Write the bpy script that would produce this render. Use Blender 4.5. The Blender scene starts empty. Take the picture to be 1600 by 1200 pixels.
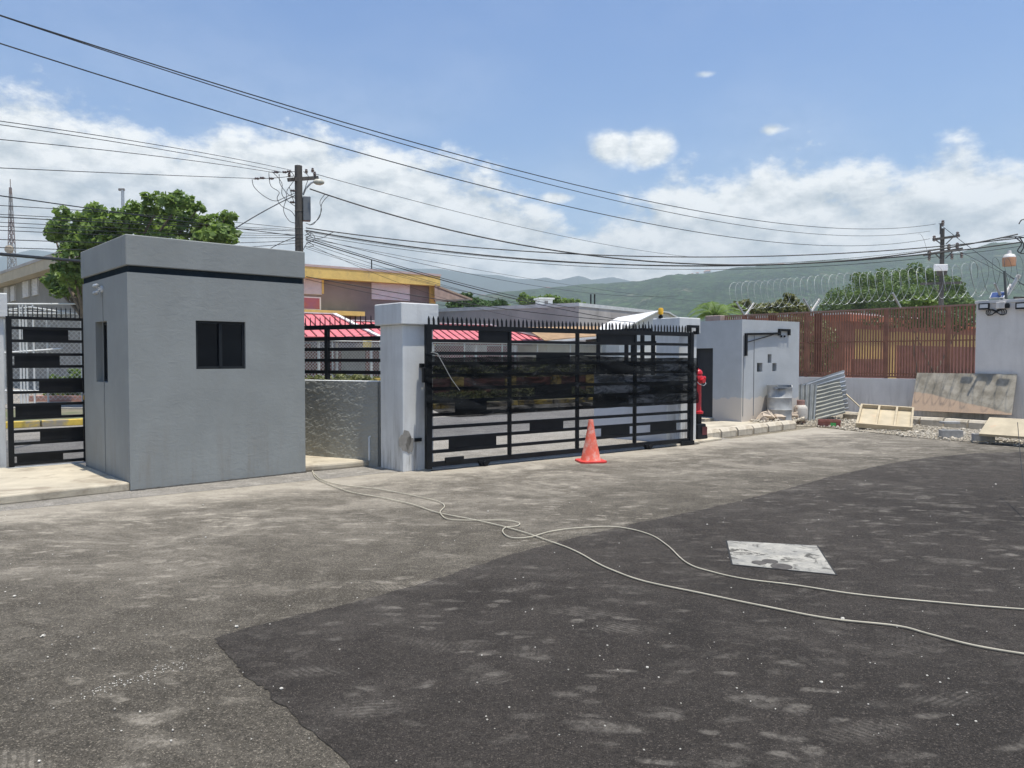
import bpy, math, random
from mathutils import Vector, Matrix, noise as mnoise
R = math.radians
random.seed(7)
scn = bpy.context.scene
COL = scn.collection

# ------------------------------------------------------------------ camera
FPX, CAMZ, HOR = 1202.0, 1.65, 560.0
PITCH = math.atan((600 - HOR) / FPX)
cam_d = bpy.data.cameras.new('camera'); cam = bpy.data.objects.new('camera', cam_d); COL.objects.link(cam)
cam_d.sensor_width = 36; cam_d.lens = FPX / 1600 * 36
cam_d.clip_start = 0.05; cam_d.clip_end = 9000
cam.location = (0, 0, CAMZ); cam.rotation_euler = (R(90) - PITCH, 0, 0)
scn.camera = cam

# ------------------------------------------------------------------ light
SUN_EL, SUN_H = R(79.3), Vector((0.80, -0.60))          # horizontal direction towards the sun
sd = Vector((SUN_H.x * math.cos(SUN_EL), SUN_H.y * math.cos(SUN_EL), math.sin(SUN_EL)))
sl = bpy.data.lights.new('sun', 'SUN'); sl.energy = 4.2; sl.angle = R(0.5); sl.color = (1, 0.95, 0.85)
so = bpy.data.objects.new('sun', sl); COL.objects.link(so)
so.rotation_euler = sd.to_track_quat('Z', 'Y').to_euler()
vs = scn.view_settings
vs.view_transform = 'Standard'; vs.look = 'None'; vs.gamma = 1; vs.exposure = 0.6; vs.use_curve_mapping = False

w = bpy.data.worlds.new('World'); scn.world = w; w.use_nodes = True
nt = w.node_tree; nt.nodes.clear()
def N(t, typ, **kw):
    n = t.nodes.new(typ)
    for k, v in kw.items():
        if k.startswith('i_'):
            key = k[2:]
            n.inputs[int(key) if key.isdigit() else key].default_value = v
        else: setattr(n, k, v)
    return n
def mth(t, op, a, b=None, c=None, clamp=False):
    n = t.nodes.new('ShaderNodeMath'); n.operation = op; n.use_clamp = clamp
    for i, x in enumerate((a, b, c)):
        if x is None: continue
        if isinstance(x, (int, float)): n.inputs[i].default_value = x
        else: t.links.new(x, n.inputs[i])
    return n.outputs[0]
def smooth(t, x, lo, hi, o0=0.0, o1=1.0):
    n = t.nodes.new('ShaderNodeMapRange'); n.interpolation_type = 'SMOOTHSTEP'
    t.links.new(x, n.inputs[0])
    for i, v in enumerate((lo, hi, o0, o1)): n.inputs[i + 1].default_value = v
    return n.outputs[0]
def mixc(t, f, a, b, blend='MIX'):
    n = t.nodes.new('ShaderNodeMix'); n.data_type = 'RGBA'; n.blend_type = blend
    for s, x in ((0, f), (6, a), (7, b)):
        if isinstance(x, (int, float)): n.inputs[s].default_value = x
        elif isinstance(x, (tuple, list)): n.inputs[s].default_value = (*x[:3], 1)
        else: t.links.new(x, n.inputs[s])
    return n.outputs[2]
def build_world():
    t = nt
    sky = N(t, 'ShaderNodeTexSky', sky_type='NISHITA', sun_disc=False, sun_elevation=SUN_EL,
            sun_rotation=math.atan2(SUN_H.x, SUN_H.y), altitude=20, air_density=1.0, dust_density=1.2, ozone_density=2.0)
    bg = N(t, 'ShaderNodeBackground'); bg.inputs[1].default_value = 0.10
    tc = N(t, 'ShaderNodeTexCoord'); sp = N(t, 'ShaderNodeSeparateXYZ'); t.links.new(tc.outputs['Generated'], sp.inputs[0])
    x, y, z = sp.outputs
    az = mth(t, 'ARCTAN2', x, y)
    el = mth(t, 'ARCSINE', z)
    skc = mixc(t, 1.0, sky.outputs[0], mixc(t, smooth(t, el, .02, .62), SKY_TINT, SKY_TOP), 'MULTIPLY'); t.links.new(skc, bg.inputs[0])
    # top edge of the cloud banks, as elevation against azimuth
    pts = [(-60, 200), (0, 150), (60, 156), (130, 190), (200, 212), (280, 222), (340, 200), (420, 203), (480, 205), (540, 246), (610, 236), (690, 262), (760, 282),
           (830, 330), (930, 372), (1010, 345), (1040, 292), (1090, 266), (1150, 246), (1220, 256), (1300, 292), (1370, 262), (1430, 272), (1500, 242), (1550, 262), (1700, 240)]
    ramp = N(t, 'ShaderNodeValToRGB'); cr = ramp.color_ramp; cr.interpolation = 'LINEAR'
    def azel(px, py):
        a = math.atan((px - 800) / FPX); return a, math.atan((HOR - py) / FPX * math.cos(a))
    A0, A1 = -1.0, 1.0
    while len(cr.elements) < len(pts): cr.elements.new(0.5)
    for e, (px, py) in zip(cr.elements, pts):
        a, ee = azel(px, py); e.position = (a - A0) / (A1 - A0)
    for i, (px, py) in enumerate(pts):
        a, ee = azel(px, py); cr.elements[i].color = (ee * 2, ee * 2, ee * 2, 1)
    t.links.new(mth(t, 'MULTIPLY_ADD', az, 0.5, 0.5), ramp.inputs[0])
    edge = mth(t, 'MULTIPLY', ramp.outputs[0], 0.5)
    comb = N(t, 'ShaderNodeCombineXYZ')
    t.links.new(az, comb.inputs[0]); t.links.new(mth(t, 'MULTIPLY', el, 1.7), comb.inputs[1])
    def fbm(vec, scale, det=8, rough=0.58, off=(0, 0, 0), dist=0.0):
        mp = N(t, 'ShaderNodeMapping'); t.links.new(vec, mp.inputs[0]); mp.inputs[1].default_value = off
        n = N(t, 'ShaderNodeTexNoise'); n.inputs['Scale'].default_value = scale; n.inputs['Detail'].default_value = det
        n.inputs['Roughness'].default_value = rough; n.inputs['Distortion'].default_value = dist
        t.links.new(mp.outputs[0], n.inputs[0]); return n.outputs[0]
    n1 = fbm(comb.outputs[0], 9, 14, .64)
    n1b = fbm(comb.outputs[0], 9, 14, .64, (0.006, 0.028, 0))
    n2 = fbm(comb.outputs[0], 3.5, 4, .5, (3, 1, 0))
    def dens(nn, e, k):
        d = mth(t, 'SUBTRACT', edge, e)
        s = mth(t, 'ADD', mth(t, 'MULTIPLY', d, 13.0), mth(t, 'MULTIPLY', mth(t, 'SUBTRACT', nn, 0.5), k))
        return s
    s1 = dens(n1, el, 3.1)
    # small separate clouds
    tot = s1
    for (px, py, rx, ry, st) in [(958, 236, 36, 21, 1.0), (1008, 236, 36, 23, 1.0), (1198, 207, 24, 12, .45), (870, 311, 30, 10, .8), (1095, 122, 26, 9, .10)]:
        a, ee = azel(px, py)
        dx = mth(t, 'DIVIDE', mth(t, 'SUBTRACT', az, a), rx / FPX); dy = mth(t, 'DIVIDE', mth(t, 'SUBTRACT', el, ee), ry / FPX)
        q = mth(t, 'SQRT', mth(t, 'ADD', mth(t, 'MULTIPLY', dx, dx), mth(t, 'MULTIPLY', dy, dy)))
        b = mth(t, 'ADD', mth(t, 'SUBTRACT', st, q), mth(t, 'MULTIPLY', mth(t, 'SUBTRACT', n1, 0.5), 2.6))
        tot = mth(t, 'MAXIMUM', tot, mth(t, 'MULTIPLY', b, 0.75))
    f = smooth(t, tot, -0.36, 0.30)
    veil = mth(t, 'MULTIPLY', smooth(t, n2, 0.35, 0.75), smooth(t, el, 0.55, 0.1, 0.0, .22))
    f = mth(t, 'MAXIMUM', f, veil)
    f = mth(t, 'MULTIPLY', f, smooth(t, n2, 0.2, 0.46, 0.80, 1.0))
    # lit tops, greyer bases
    lit = mth(t, 'ADD', mth(t, 'MULTIPLY', mth(t, 'SUBTRACT', n1, n1b), 4.6), 0.72)
    core = smooth(t, s1, 0.5, 2.6, 0.0, 1.0)
    lit = mth(t, 'SUBTRACT', lit, mth(t, 'MULTIPLY', core, mth(t, 'MULTIPLY_ADD', n2, 1.3, -0.12)), None, True)
    cc = mixc(t, lit, CLOUD_LO, CLOUD_HI)
    bg2 = N(t, 'ShaderNodeBackground'); t.links.new(cc, bg2.inputs[0]); bg2.inputs[1].default_value = 1.0
    ms = N(t, 'ShaderNodeMixShader'); t.links.new(f, ms.inputs[0]); t.links.new(bg.outputs[0], ms.inputs[1]); t.links.new(bg2.outputs[0], ms.inputs[2])
    out = N(t, 'ShaderNodeOutputWorld'); t.links.new(ms.outputs[0], out.inputs[0])
SKY_TINT = (0.84, 1.02, 1.16)
SKY_TOP = (0.54, 0.82, 1.15)
CLOUD_LO, CLOUD_HI = (0.36, 0.41, 0.44), (0.80, 0.81, 0.80)
build_world()

# ------------------------------------------------------------------ pixel helpers (tape measure for where things stand)
cp, sp_ = math.cos(PITCH), math.sin(PITCH)
def ray(px, py):
    u = (px - 800) / FPX; v = (600 - py) / FPX
    return Vector((u, cp + v * sp_, -sp_ + v * cp))
def G(px, py, z=0.0):
    r = ray(px, py); k = (z - CAMZ) / r.z; return Vector((r.x * k, r.y * k, z))
def A(px, py, D):
    r = ray(px, py); k = D / r.y; return Vector((r.x * k, D, CAMZ + r.z * k))
class Line:
    """a vertical plane through (x,y) heading at angle a"""
    def __init__(s, x, y, a): s.o = Vector((x, y)); s.a = a; s.d = Vector((math.cos(a), math.sin(a)))
    @classmethod
    def two(c, p, q): return c(p[0], p[1], math.atan2(q[1] - p[1], q[0] - p[0]))
    def s(self, px, py=560):
        r = ray(px, py); u = r.x / r.y
        return (u * self.o.y - self.o.x) / (self.d.x - u * self.d.y)
    def sz(self, px, py):
        s = self.s(px, py); D = self.o.y + self.d.y * s; r = ray(px, py)
        return s, CAMZ + r.z * D / r.y
    def z(self, px, py): return self.sz(px, py)[1]
    def at(self, s, off=0): return (self.o.x + self.d.x * s - self.d.y * off, self.o.y + self.d.y * s + self.d.x * off)

# ------------------------------------------------------------------ materials
def newmat(name):
    m = bpy.data.materials.new(name); m.use_nodes = True
    return m, m.node_tree, m.node_tree.nodes['Principled BSDF']
def coord(t, kind='Object', sc=(1, 1, 1)):
    tc = N(t, 'ShaderNodeTexCoord'); mp = N(t, 'ShaderNodeMapping'); mp.inputs[3].default_value = sc
    t.links.new(tc.outputs[kind], mp.inputs[0]); return mp.outputs[0]
def nz(t, v, scale, det=4, rough=.55, dist=0):
    n = N(t, 'ShaderNodeTexNoise'); n.inputs['Scale'].default_value = scale; n.inputs['Detail'].default_value = det
    n.inputs['Roughness'].default_value = rough; n.inputs['Distortion'].default_value = dist
    if v is not None: t.links.new(v, n.inputs[0])
    return n.outputs[0]
def bump(t, b, h, strength, dist=0.01):
    n = N(t, 'ShaderNodeBump'); n.inputs['Strength'].default_value = strength; n.inputs['Distance'].default_value = dist
    t.links.new(h, n.inputs['Height']); t.links.new(n.outputs[0], b.inputs['Normal']); return n
MC = {}
def M(name, c, rough=.7, var=.12, vs_=3.0, bs=0, bd=.004, bsc=40, metal=0, spec=.5, sc=(1, 1, 1), dirt=None, dsc=1.2, dlo=.55, dhi=.75):
    """plain procedural paint: colour varied by noise, optional dirt colour by thresholded noise, optional bump"""
    if name in MC: return MC[name]
    m, t, b = newmat(name); v = coord(t, 'Object', sc)
    n = nz(t, v, vs_, 6, .6)
    lo = tuple(x * (1 - var) for x in c); hi = tuple(min(1, x * (1 + var)) for x in c)
    col = mixc(t, smooth(t, n, .3, .7), lo, hi)
    if dirt:
        d = nz(t, v, dsc, 9, .68, .3); col = mixc(t, smooth(t, d, dlo, dhi), col, dirt)
    t.links.new(col, b.inputs['Base Color'])
    b.inputs['Roughness'].default_value = rough; b.inputs['Metallic'].default_value = metal
    b.inputs['Specular IOR Level'].default_value = spec
    if bs:
        h = nz(t, v, bsc, 5, .6); bump(t, b, h, bs, bd)
    MC[name] = m; return m

def plaster(name, c, coarse=1.0, stain=None, grime=0, fresh=None):
    """trowelled, painted plaster: broad smears, fine grain, optional cement patch colour near the foot"""
    m, t, b = newmat(name); v = coord(t)
    n = nz(t, v, 1.6, 6, .6, .4)
    col = mixc(t, smooth(t, n, .3, .72), tuple(x * .93 for x in c), tuple(min(1, x * 1.06) for x in c))
    n3 = nz(t, v, 26, 4, .6)
    col = mixc(t, mth(t, 'MULTIPLY', smooth(t, n3, .5, .8), .16), col, tuple(x * .72 for x in c))
    sp = N(t, 'ShaderNodeSeparateXYZ'); t.links.new(v, sp.inputs[0])
    if grime:
        vv = coord(t, 'Object', (5, 5, .55)); st = nz(t, vv, 1.5, 6, .7)
        lowf = smooth(t, sp.outputs[2], 1.0, .0)
        k = mth(t, 'MULTIPLY', mth(t, 'MULTIPLY', smooth(t, st, .42, .75), mth(t, 'ADD', lowf, .22)), grime)
        col = mixc(t, k, col, (.23, .21, .18))
    if fresh:   # unpainted foot of the wall with a ragged paint line
        zl, fc = fresh
        e = mth(t, 'ADD', sp.outputs[2], mth(t, 'MULTIPLY', mth(t, 'SUBTRACT', nz(t, v, 2.2, 6, .6), .5), .38))
        col = mixc(t, smooth(t, e, zl + .012, zl - .012), col, fc)
    t.links.new(col, b.inputs['Base Color']); b.inputs['Roughness'].default_value = .82
    b.inputs['Specular IOR Level'].default_value = .25
    vw = coord(t, 'Object', (1, 1, 1.9))
    h1 = nz(t, vw, 6 * coarse, 6, .55, 1.6); h2 = nz(t, v, 70, 3, .6)
    h = mth(t, 'ADD', mth(t, 'MULTIPLY', h1, smooth(t, nz(t, v, 1.1, 4, .6), .3, .7, .35 if coarse == 1 else .9, 1.0)), mth(t, 'MULTIPLY', h2, .10))
    bump(t, b, h, .34 if coarse == 1 else 1.0, .010 if coarse == 1 else .035)
    MC[name] = m; return m

# ------------------------------------------------------------------ mesh builder
class MB:
    def __init__(s): s.v = []; s.f = []
    def add(s, vs, fs):
        k = len(s.v); s.v += [tuple(p) for p in vs]; s.f += [tuple(i + k for i in f) for f in fs]; return s
    def box(s, x0, x1, y0, y1, z0, z1):
        return s.add([(x0, y0, z0), (x1, y0, z0), (x1, y1, z0), (x0, y1, z0), (x0, y0, z1), (x1, y0, z1), (x1, y1, z1), (x0, y1, z1)],
                     [(0, 3, 2, 1), (4, 5, 6, 7), (0, 1, 5, 4), (1, 2, 6, 5), (2, 3, 7, 6), (3, 0, 4, 7)])
    def cbox(s, c, sz, rot=None):
        h = [x / 2 for x in sz]; rot = rot or Matrix.Identity(3)
        P = [Vector(c) + rot @ Vector((a * h[0], b * h[1], d * h[2])) for d in (-1, 1) for a, b in ((-1, -1), (1, -1), (1, 1), (-1, 1))]
        return s.add(P, [(0, 3, 2, 1), (4, 5, 6, 7), (0, 1, 5, 4), (1, 2, 6, 5), (2, 3, 7, 6), (3, 0, 4, 7)])
    def beam(s, p, q, w, h, up=(0, 0, 1)):
        p = Vector(p); q = Vector(q); d = (q - p); L = d.length; d.normalize(); up = Vector(up)
        x = d.cross(up)
        if x.length < 1e-4: x = d.cross(Vector((0, 1, 0)))
        x.normalize(); z = x.cross(d)
        m = Matrix((x, d, z)).transposed()
        return s.cbox((p + q) / 2, (w, L, h), m)
    def tube(s, pts, r, n=8, closed=False):
        pts = [Vector(p) for p in pts]; m = len(pts); rings = []
        rr = r if isinstance(r, (list, tuple)) else [r] * m
        up = None; V = []
        for i, p in enumerate(pts):
            a = pts[max(i - 1, 0)]; b = pts[min(i + 1, m - 1)]
            if closed: a = pts[i - 1]; b = pts[(i + 1) % m]
            d = (b - a).normalized()
            if up is None:
                up = d.orthogonal().normalized()
            up = (up - d * up.dot(d))
            up = up.normalized() if up.length > 1e-6 else d.orthogonal().normalized()
            sd_ = d.cross(up)
            for k in range(n):
                c = math.cos(2 * math.pi * k / n); e = math.sin(2 * math.pi * k / n)
                V.append(p + (up * c + sd_ * e) * rr[i])
        F = []
        for i in range(m - (0 if closed else 1)):
            j = (i + 1) % m
            for k in range(n):
                l = (k + 1) % n
                F.append((i * n + k, i * n + l, j * n + l, j * n + k))
        if not closed: F += [tuple(range(n))[::-1], tuple((m - 1) * n + k for k in range(n))]
        return s.add(V, F)
    def lathe(s, prof, n=24, c=(0, 0, 0), ax='z'):
        V = []; F = []
        for r, z in prof:
            for k in range(n):
                a = 2 * math.pi * k / n; p = (r * math.cos(a), r * math.sin(a), z)
                if ax == 'x': p = (p[2], p[0], p[1])
                if ax == 'y': p = (p[1], p[2], p[0])
                V.append((c[0] + p[0], c[1] + p[1], c[2] + p[2]))
        m = len(prof)
        for i in range(m - 1):
            for k in range(n):
                l = (k + 1) % n; F.append((i * n + k, i * n + l, (i + 1) * n + l, (i + 1) * n + k))
        F += [tuple(range(n))[::-1], tuple((m - 1) * n + k for k in range(n))]
        return s.add(V, F)
    def prism(s, poly, z0, z1):
        n = len(poly); V = [(p[0], p[1], z0) for p in poly] + [(p[0], p[1], z1) for p in poly]
        F = [tuple(range(n))[::-1], tuple(range(n, 2 * n))] + [(i, (i + 1) % n, (i + 1) % n + n, i + n) for i in range(n)]
        return s.add(V, F)
    def pgon(s, poly, d):     # polygon of 3-D points given a thickness vector
        n = len(poly); d = Vector(d); V = [Vector(p) for p in poly] + [Vector(p) + d for p in poly]
        F = [tuple(range(n))[::-1], tuple(range(n, 2 * n))] + [(i, (i + 1) % n, (i + 1) % n + n, i + n) for i in range(n)]
        return s.add(V, F)
    def wall(s, p, q, z0, z1, holes, depth):
        """outer face p->q (outside on the right-hand side) with rectangular holes (s0,s1,za,zb) and reveals"""
        p = Vector(p); q = Vector(q); L = (q - p).length; d = (q - p) / L; nin = Vector((-d.y, d.x))
        xs = sorted({0, L} | {h[0] for h in holes} | {h[1] for h in holes}); zs = sorted({z0, z1} | {h[2] for h in holes} | {h[3] for h in holes})
        P = lambda a, z, o=0: (p.x + d.x * a + nin.x * o, p.y + d.y * a + nin.y * o, z)
        idx = {}
        def V(a, z, o=0):
            k = (round(a, 5), round(z, 5), o)
            if k not in idx: idx[k] = len(s.v); s.v.append(P(a, z, o))
            return idx[k]
        for i in range(len(xs) - 1):
            for j in range(len(zs) - 1):
                cx = (xs[i] + xs[i + 1]) / 2; cz = (zs[j] + zs[j + 1]) / 2
                if any(h[0] < cx < h[1] and h[2] < cz < h[3] for h in holes): continue
                s.f.append((V(xs[i], zs[j]), V(xs[i + 1], zs[j]), V(xs[i + 1], zs[j + 1]), V(xs[i], zs[j + 1])))
        for a, b, c, e in holes:
            o = depth
            s.f += [(V(a, c), V(b, c), V(b, c, o), V(a, c, o))[::-1], (V(a, e), V(b, e), V(b, e, o), V(a, e, o)),
                    (V(a, c), V(a, e), V(a, e, o), V(a, c, o))[::-1], (V(b, c), V(b, e), V(b, e, o), V(b, c, o))]
        return s
    def build(s, name, mat, parent=None, smooth=False, bevel=0, loc=None, rotz=0):
        me = bpy.data.meshes.new(name); me.from_pydata(s.v, [], s.f); me.update()
        o = bpy.data.objects.new(name, me); COL.objects.link(o)
        if mat: me.materials.append(mat)
        if parent: o.parent = parent
        if smooth:
            me.polygons.foreach_set('use_smooth', [True] * len(me.polygons))
            try: me.set_sharp_from_angle(angle=R(40))
            except Exception: pass
        if bevel:
            b = o.modifiers.new('bevel', 'BEVEL'); b.width = bevel; b.segments = 2; b.limit_method = 'ANGLE'; b.angle_limit = R(50)
        if loc is not None: o.location = loc; o.rotation_euler.z = rotz
        return o
def tag(o, label=None, cat=None, group=None, kind=None):
    if label: o['label'] = label
    if cat: o['category'] = cat
    if group: o['group'] = group
    if kind: o['kind'] = kind
    return o
def thing(name, label, cat, loc=(0, 0, 0), rz=0, group=None):
    o = bpy.data.objects.new(name, None); COL.objects.link(o); o.empty_display_size = .2
    o.location = (loc[0], loc[1], loc[2] if len(loc) > 2 else 0); o.rotation_euler.z = rz
    return tag(o, label, cat, group)
def struct(o): o['kind'] = 'structure'; return o
def copy_tree(o, parent=None):
    c = o.copy(); COL.objects.link(c)
    if parent: c.parent = parent
    for ch in list(o.children): copy_tree(ch, c)
    return c

# street frame: t runs along the street (to the right and away), n away from the yard
SA = R(36.8); SD = Vector((math.cos(SA), math.sin(SA))); SN = Vector((-SD.y, SD.x))
def S(t, n, z=None):
    p = SD * t + SN * n
    return (p.x, p.y) if z is None else (p.x, p.y, z)
def Sn(px, n):      # street t coordinate of the pixel column px at distance n
    u = (px - 800) / FPX
    D = n / (SD.x - SD.y * u); return Vector((u * D, D)).dot(SD), D
# ------------------------------------------------------------------ ground sheets
def ground_mat(name, base, dustc, dust_amt, speck=.35, near=None, coarse=1.0, marks=1.0):
    m, t, b = newmat(name); v = coord(t)
    sc_ = lambda k: tuple(min(1, x * k) for x in base)
    n1 = nz(t, v, .45, 8, .65, .5); n2 = nz(t, v, 3.2, 9, .74, .3); n3 = nz(t, v, 42, 5, .75); n4 = nz(t, v, 150, 2, .7)
    col = mixc(t, smooth(t, n1, .32, .68), sc_(.80), sc_(1.22))
    col = mixc(t, mth(t, 'MULTIPLY', smooth(t, n2, .42, .64), .32), col, sc_(1.6))
    col = mixc(t, mth(t, 'MULTIPLY', smooth(t, n2, .50, .34), .35), col, sc_(.6))
    # aggregate: pale grains, and pits with their shade painted dark
    for scl, th, k, mul in ((62, .66, speck * 2.0, 3.0), (120, .52, speck * 2.6, 3.4)):
        vo = N(t, 'ShaderNodeTexVoronoi'); vo.inputs['Scale'].default_value = scl; t.links.new(v, vo.inputs[0])
        sc = N(t, 'ShaderNodeSeparateColor'); t.links.new(vo.outputs['Color'], sc.inputs[0])
        g = mth(t, 'MULTIPLY', smooth(t, sc.outputs[0], th, 1), smooth(t, vo.outputs['Distance'], .55, .25))
        col = mixc(t, mth(t, 'MULTIPLY', g, k, None, True), col, sc_(mul))
    col = mixc(t, mth(t, 'MULTIPLY', smooth(t, n3, .50, .38), .6), col, sc_(.35))
    col = mixc(t, mth(t, 'MULTIPLY', smooth(t, n4, .52, .40), .8), col, sc_(.25))
    d1 = smooth(t, nz(t, v, 1.1, 10, .74, .5), .50, .74)
    wv = N(t, 'ShaderNodeTexNoise'); wv.inputs['Scale'].default_value = 1.9; wv.inputs['Detail'].default_value = 5; t.links.new(v, wv.inputs[0])
    ad = N(t, 'ShaderNodeVectorMath', operation='MULTIPLY_ADD'); t.links.new(wv.outputs[1], ad.inputs[0]); ad.inputs[1].default_value = (.45, .45, 0); t.links.new(v, ad.inputs[2])
    brk = smooth(t, nz(t, v, 11, 9, .8), .42, .58); dd = None
    # trodden and dragged marks of several sizes; some carry a tread pattern
    for rot, scl, thr, tread, amp in ((.5, (1.3, 3.1, 1), .74, 1, .8), (-.35, (2.1, 4.6, 1), .70, 0, .9), (1.2, (1.1, 2.6, 1), .80, 1, .8), (.1, (3.3, 8.5, 1), .66, 0, 1.0), (.9, (4.6, 9.0, 1), .72, 0, .9)):
        mp = N(t, 'ShaderNodeMapping'); mp.inputs[2].default_value = (0, 0, rot); mp.inputs[3].default_value = scl; t.links.new(ad.outputs[0], mp.inputs[0])
        vv = N(t, 'ShaderNodeTexVoronoi', voronoi_dimensions='2D'); t.links.new(mp.outputs[0], vv.inputs[0]); vv.inputs['Scale'].default_value = 1
        cs = N(t, 'ShaderNodeSeparateColor'); t.links.new(vv.outputs['Color'], cs.inputs[0])
        k = mth(t, 'MULTIPLY', smooth(t, vv.outputs['Distance'], .36, .12), smooth(t, cs.outputs[0], thr, thr + .10))
        if tread:
            wa = N(t, 'ShaderNodeTexWave'); wa.inputs['Scale'].default_value = 10; wa.inputs['Distortion'].default_value = 2.5; wa.inputs['Detail'].default_value = 2
            rv = N(t, 'ShaderNodeVectorRotate', rotation_type='Z_AXIS'); t.links.new(v, rv.inputs[0]); t.links.new(mth(t, 'MULTIPLY', cs.outputs[2], 3.1), rv.inputs['Angle']); t.links.new(rv.outputs[0], wa.inputs[0])
            k = mth(t, 'MULTIPLY', k, mth(t, 'MULTIPLY_ADD', smooth(t, wa.outputs['Fac'], .35, .6), .65, .35))
        k = mth(t, 'MULTIPLY', k, mth(t, 'MULTIPLY_ADD', cs.outputs[1], amp, .15))
        dd = k if dd is None else mth(t, 'MAXIMUM', dd, k)
    dd = mth(t, 'MULTIPLY', dd, mth(t, 'MULTIPLY_ADD', brk, .8, .2))
    dd = mth(t, 'MULTIPLY', dd, smooth(t, nz(t, v, .35, 3, .5), .36, .6, .25, 1.0))
    f = mth(t, 'ADD', mth(t, 'MULTIPLY', mth(t, 'MULTIPLY', d1, mth(t, 'MULTIPLY_ADD', brk, .6, .4)), dust_amt * .6), mth(t, 'MULTIPLY', dd, marks))
    if near:        # cement dust trodden out from the gate and the kerbs
        nn = N(t, 'ShaderNodeVectorMath', operation='DOT_PRODUCT'); t.links.new(v, nn.inputs[0]); nn.inputs[1].default_value = (SN.x, SN.y, 0)
        wob = mth(t, 'ADD', nn.outputs['Value'], mth(t, 'MULTIPLY', mth(t, 'SUBTRACT', nz(t, v, .8, 7, .65), .5), 6.5))
        k = smooth(t, wob, near[0], near[1])
        s1 = smooth(t, nz(t, coord(t, 'Object', (.9, 1.2, 1)), .9, 11, .74, 1.2), .42, .66)
        s2 = smooth(t, nz(t, coord(t, 'Object', (1.1, 2.0, 1)), 4.0, 9, .78, .6), .50, .68)
        st = mth(t, 'MULTIPLY_ADD', s2, .45, mth(t, 'MULTIPLY', s1, .55))
        f = mth(t, 'ADD', f, mth(t, 'MULTIPLY', k, mth(t, 'MULTIPLY_ADD', st, near[2], near[2] * .15)))
        f = mth(t, 'ADD', f, mth(t, 'MULTIPLY', smooth(t, mth(t, 'ADD', nn.outputs['Value'], mth(t, 'MULTIPLY', mth(t, 'SUBTRACT', nz(t, v, 2.2, 8, .7), .5), 1.6)), 8.6, 9.7), .55))
    f = mth(t, 'MINIMUM', f, .9)
    f = mth(t, 'MULTIPLY', f, smooth(t, n3, .30, .5, .55, 1.0))
    col = mixc(t, f, col, dustc)
    t.links.new(col, b.inputs['Base Color']); b.inputs['Roughness'].default_value = .9; b.inputs['Specular IOR Level'].default_value = .2
    h = mth(t, 'ADD', mth(t, 'ADD', n3, mth(t, 'MULTIPLY', n4, .5)), mth(t, 'MULTIPLY', nz(t, v, 6, 5, .6), .8))
    bump(t, b, h, .9 * coarse, .02)
    return m
MARKS = 1.0
m_light = ground_mat('worn_asphalt', (.108, .094, .074), (.45, .40, .325), .48, .34, (4.4, 8.6, .80), 1.0, .62)
m_dark = ground_mat('new_asphalt', (.050, .0425, .036), (.30, .27, .23), .26, .30, (3.0, 8.6, .42), 1.0, .56)
m_road = ground_mat('road_asphalt', (.15, .143, .135), (.25, .235, .21), .5, .25)
m_conc = ground_mat('concrete_apron', (.30, .275, .24), (.42, .39, .34), .5, .2)
m_soil = ground_mat('dry_soil', (.22, .19, .14), (.32, .28, .22), .6, .3)

def sheet(name, poly, z, mat):
    return struct(MB().add([(p[0], p[1], z) for p in poly], [tuple(range(len(poly)))]).build(name, mat))
sheet('ground', [(-2300, -300), (2300, -300), (2300, 2350), (-2300, 2350)], 0, m_soil)
BL = Line.two((7.8, 25.9), (12.5, 20.7))          # boundary wall and bar fence on the right
GL = Line(-1.25, 11.14, math.atan2(3.5, 4.68))    # sliding gate
gx = lambda *a: [tuple(G(px, py).xy) for px, py in a]
yard = [S(-22, 9.9), S(4, 9.9), S(13.2, 9.9)] + gx((1248, 672), (1275, 668), (1340, 674), (1450, 686), (1600, 694), (1900, 712)) + [(60, -30), (-45, -30)]
sheet('yard_asphalt', yard, .004, m_light)
# ragged-edged darker resurfacing patch
def ragged(pts, step=.03, amp=.035, seed=3):
    out = []; rnd = random.Random(seed)
    for i in range(len(pts) - 1):
        a = Vector(pts[i]); b = Vector(pts[i + 1]); n = max(1, int((b - a).length / step)); d = (b - a).normalized(); q = Vector((-d.y, d.x))
        for k in range(n):
            p = a.lerp(b, k / n); w_ = mnoise.noise(Vector((p.x * 1.6, p.y * 1.6, 0))) * .016 + mnoise.noise(Vector((p.x * 7, p.y * 7, 4))) * .018 + mnoise.noise(Vector((p.x * 22, p.y * 22, 8))) * .022 + rnd.uniform(-.006, .006)
            out.append(tuple(p + q * w_))
    out.append(pts[-1]); return out
edge = ragged(gx((560, 1215), (520, 1170), (450, 1110), (410, 1079), (370, 1044), (334, 998), (450, 966), (550, 944), (650, 916), (720, 893), (800, 867), (880, 846), (1000, 817), (1110, 795), (1210, 770), (1300, 745), (1390, 725), (1450, 716), (1520, 709), (1620, 706)))
patch = edge + [(40, 8), (45, -25), (-.6, -25)]
patch_o = sheet('asphalt_patch', patch, .008, m_dark)
# outside the gate
sheet('apron', [S(-6, 9.9), S(13, 9.9), S(13.5, 13.3), S(-6, 13.3)], .006, m_conc)
sheet('road', [S(-60, 13.3), S(13.5, 13.3), S(22, 17.2), S(120, 17.2), S(120, 21.5), S(-60, 21.5)], .0045, m_road)
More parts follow.
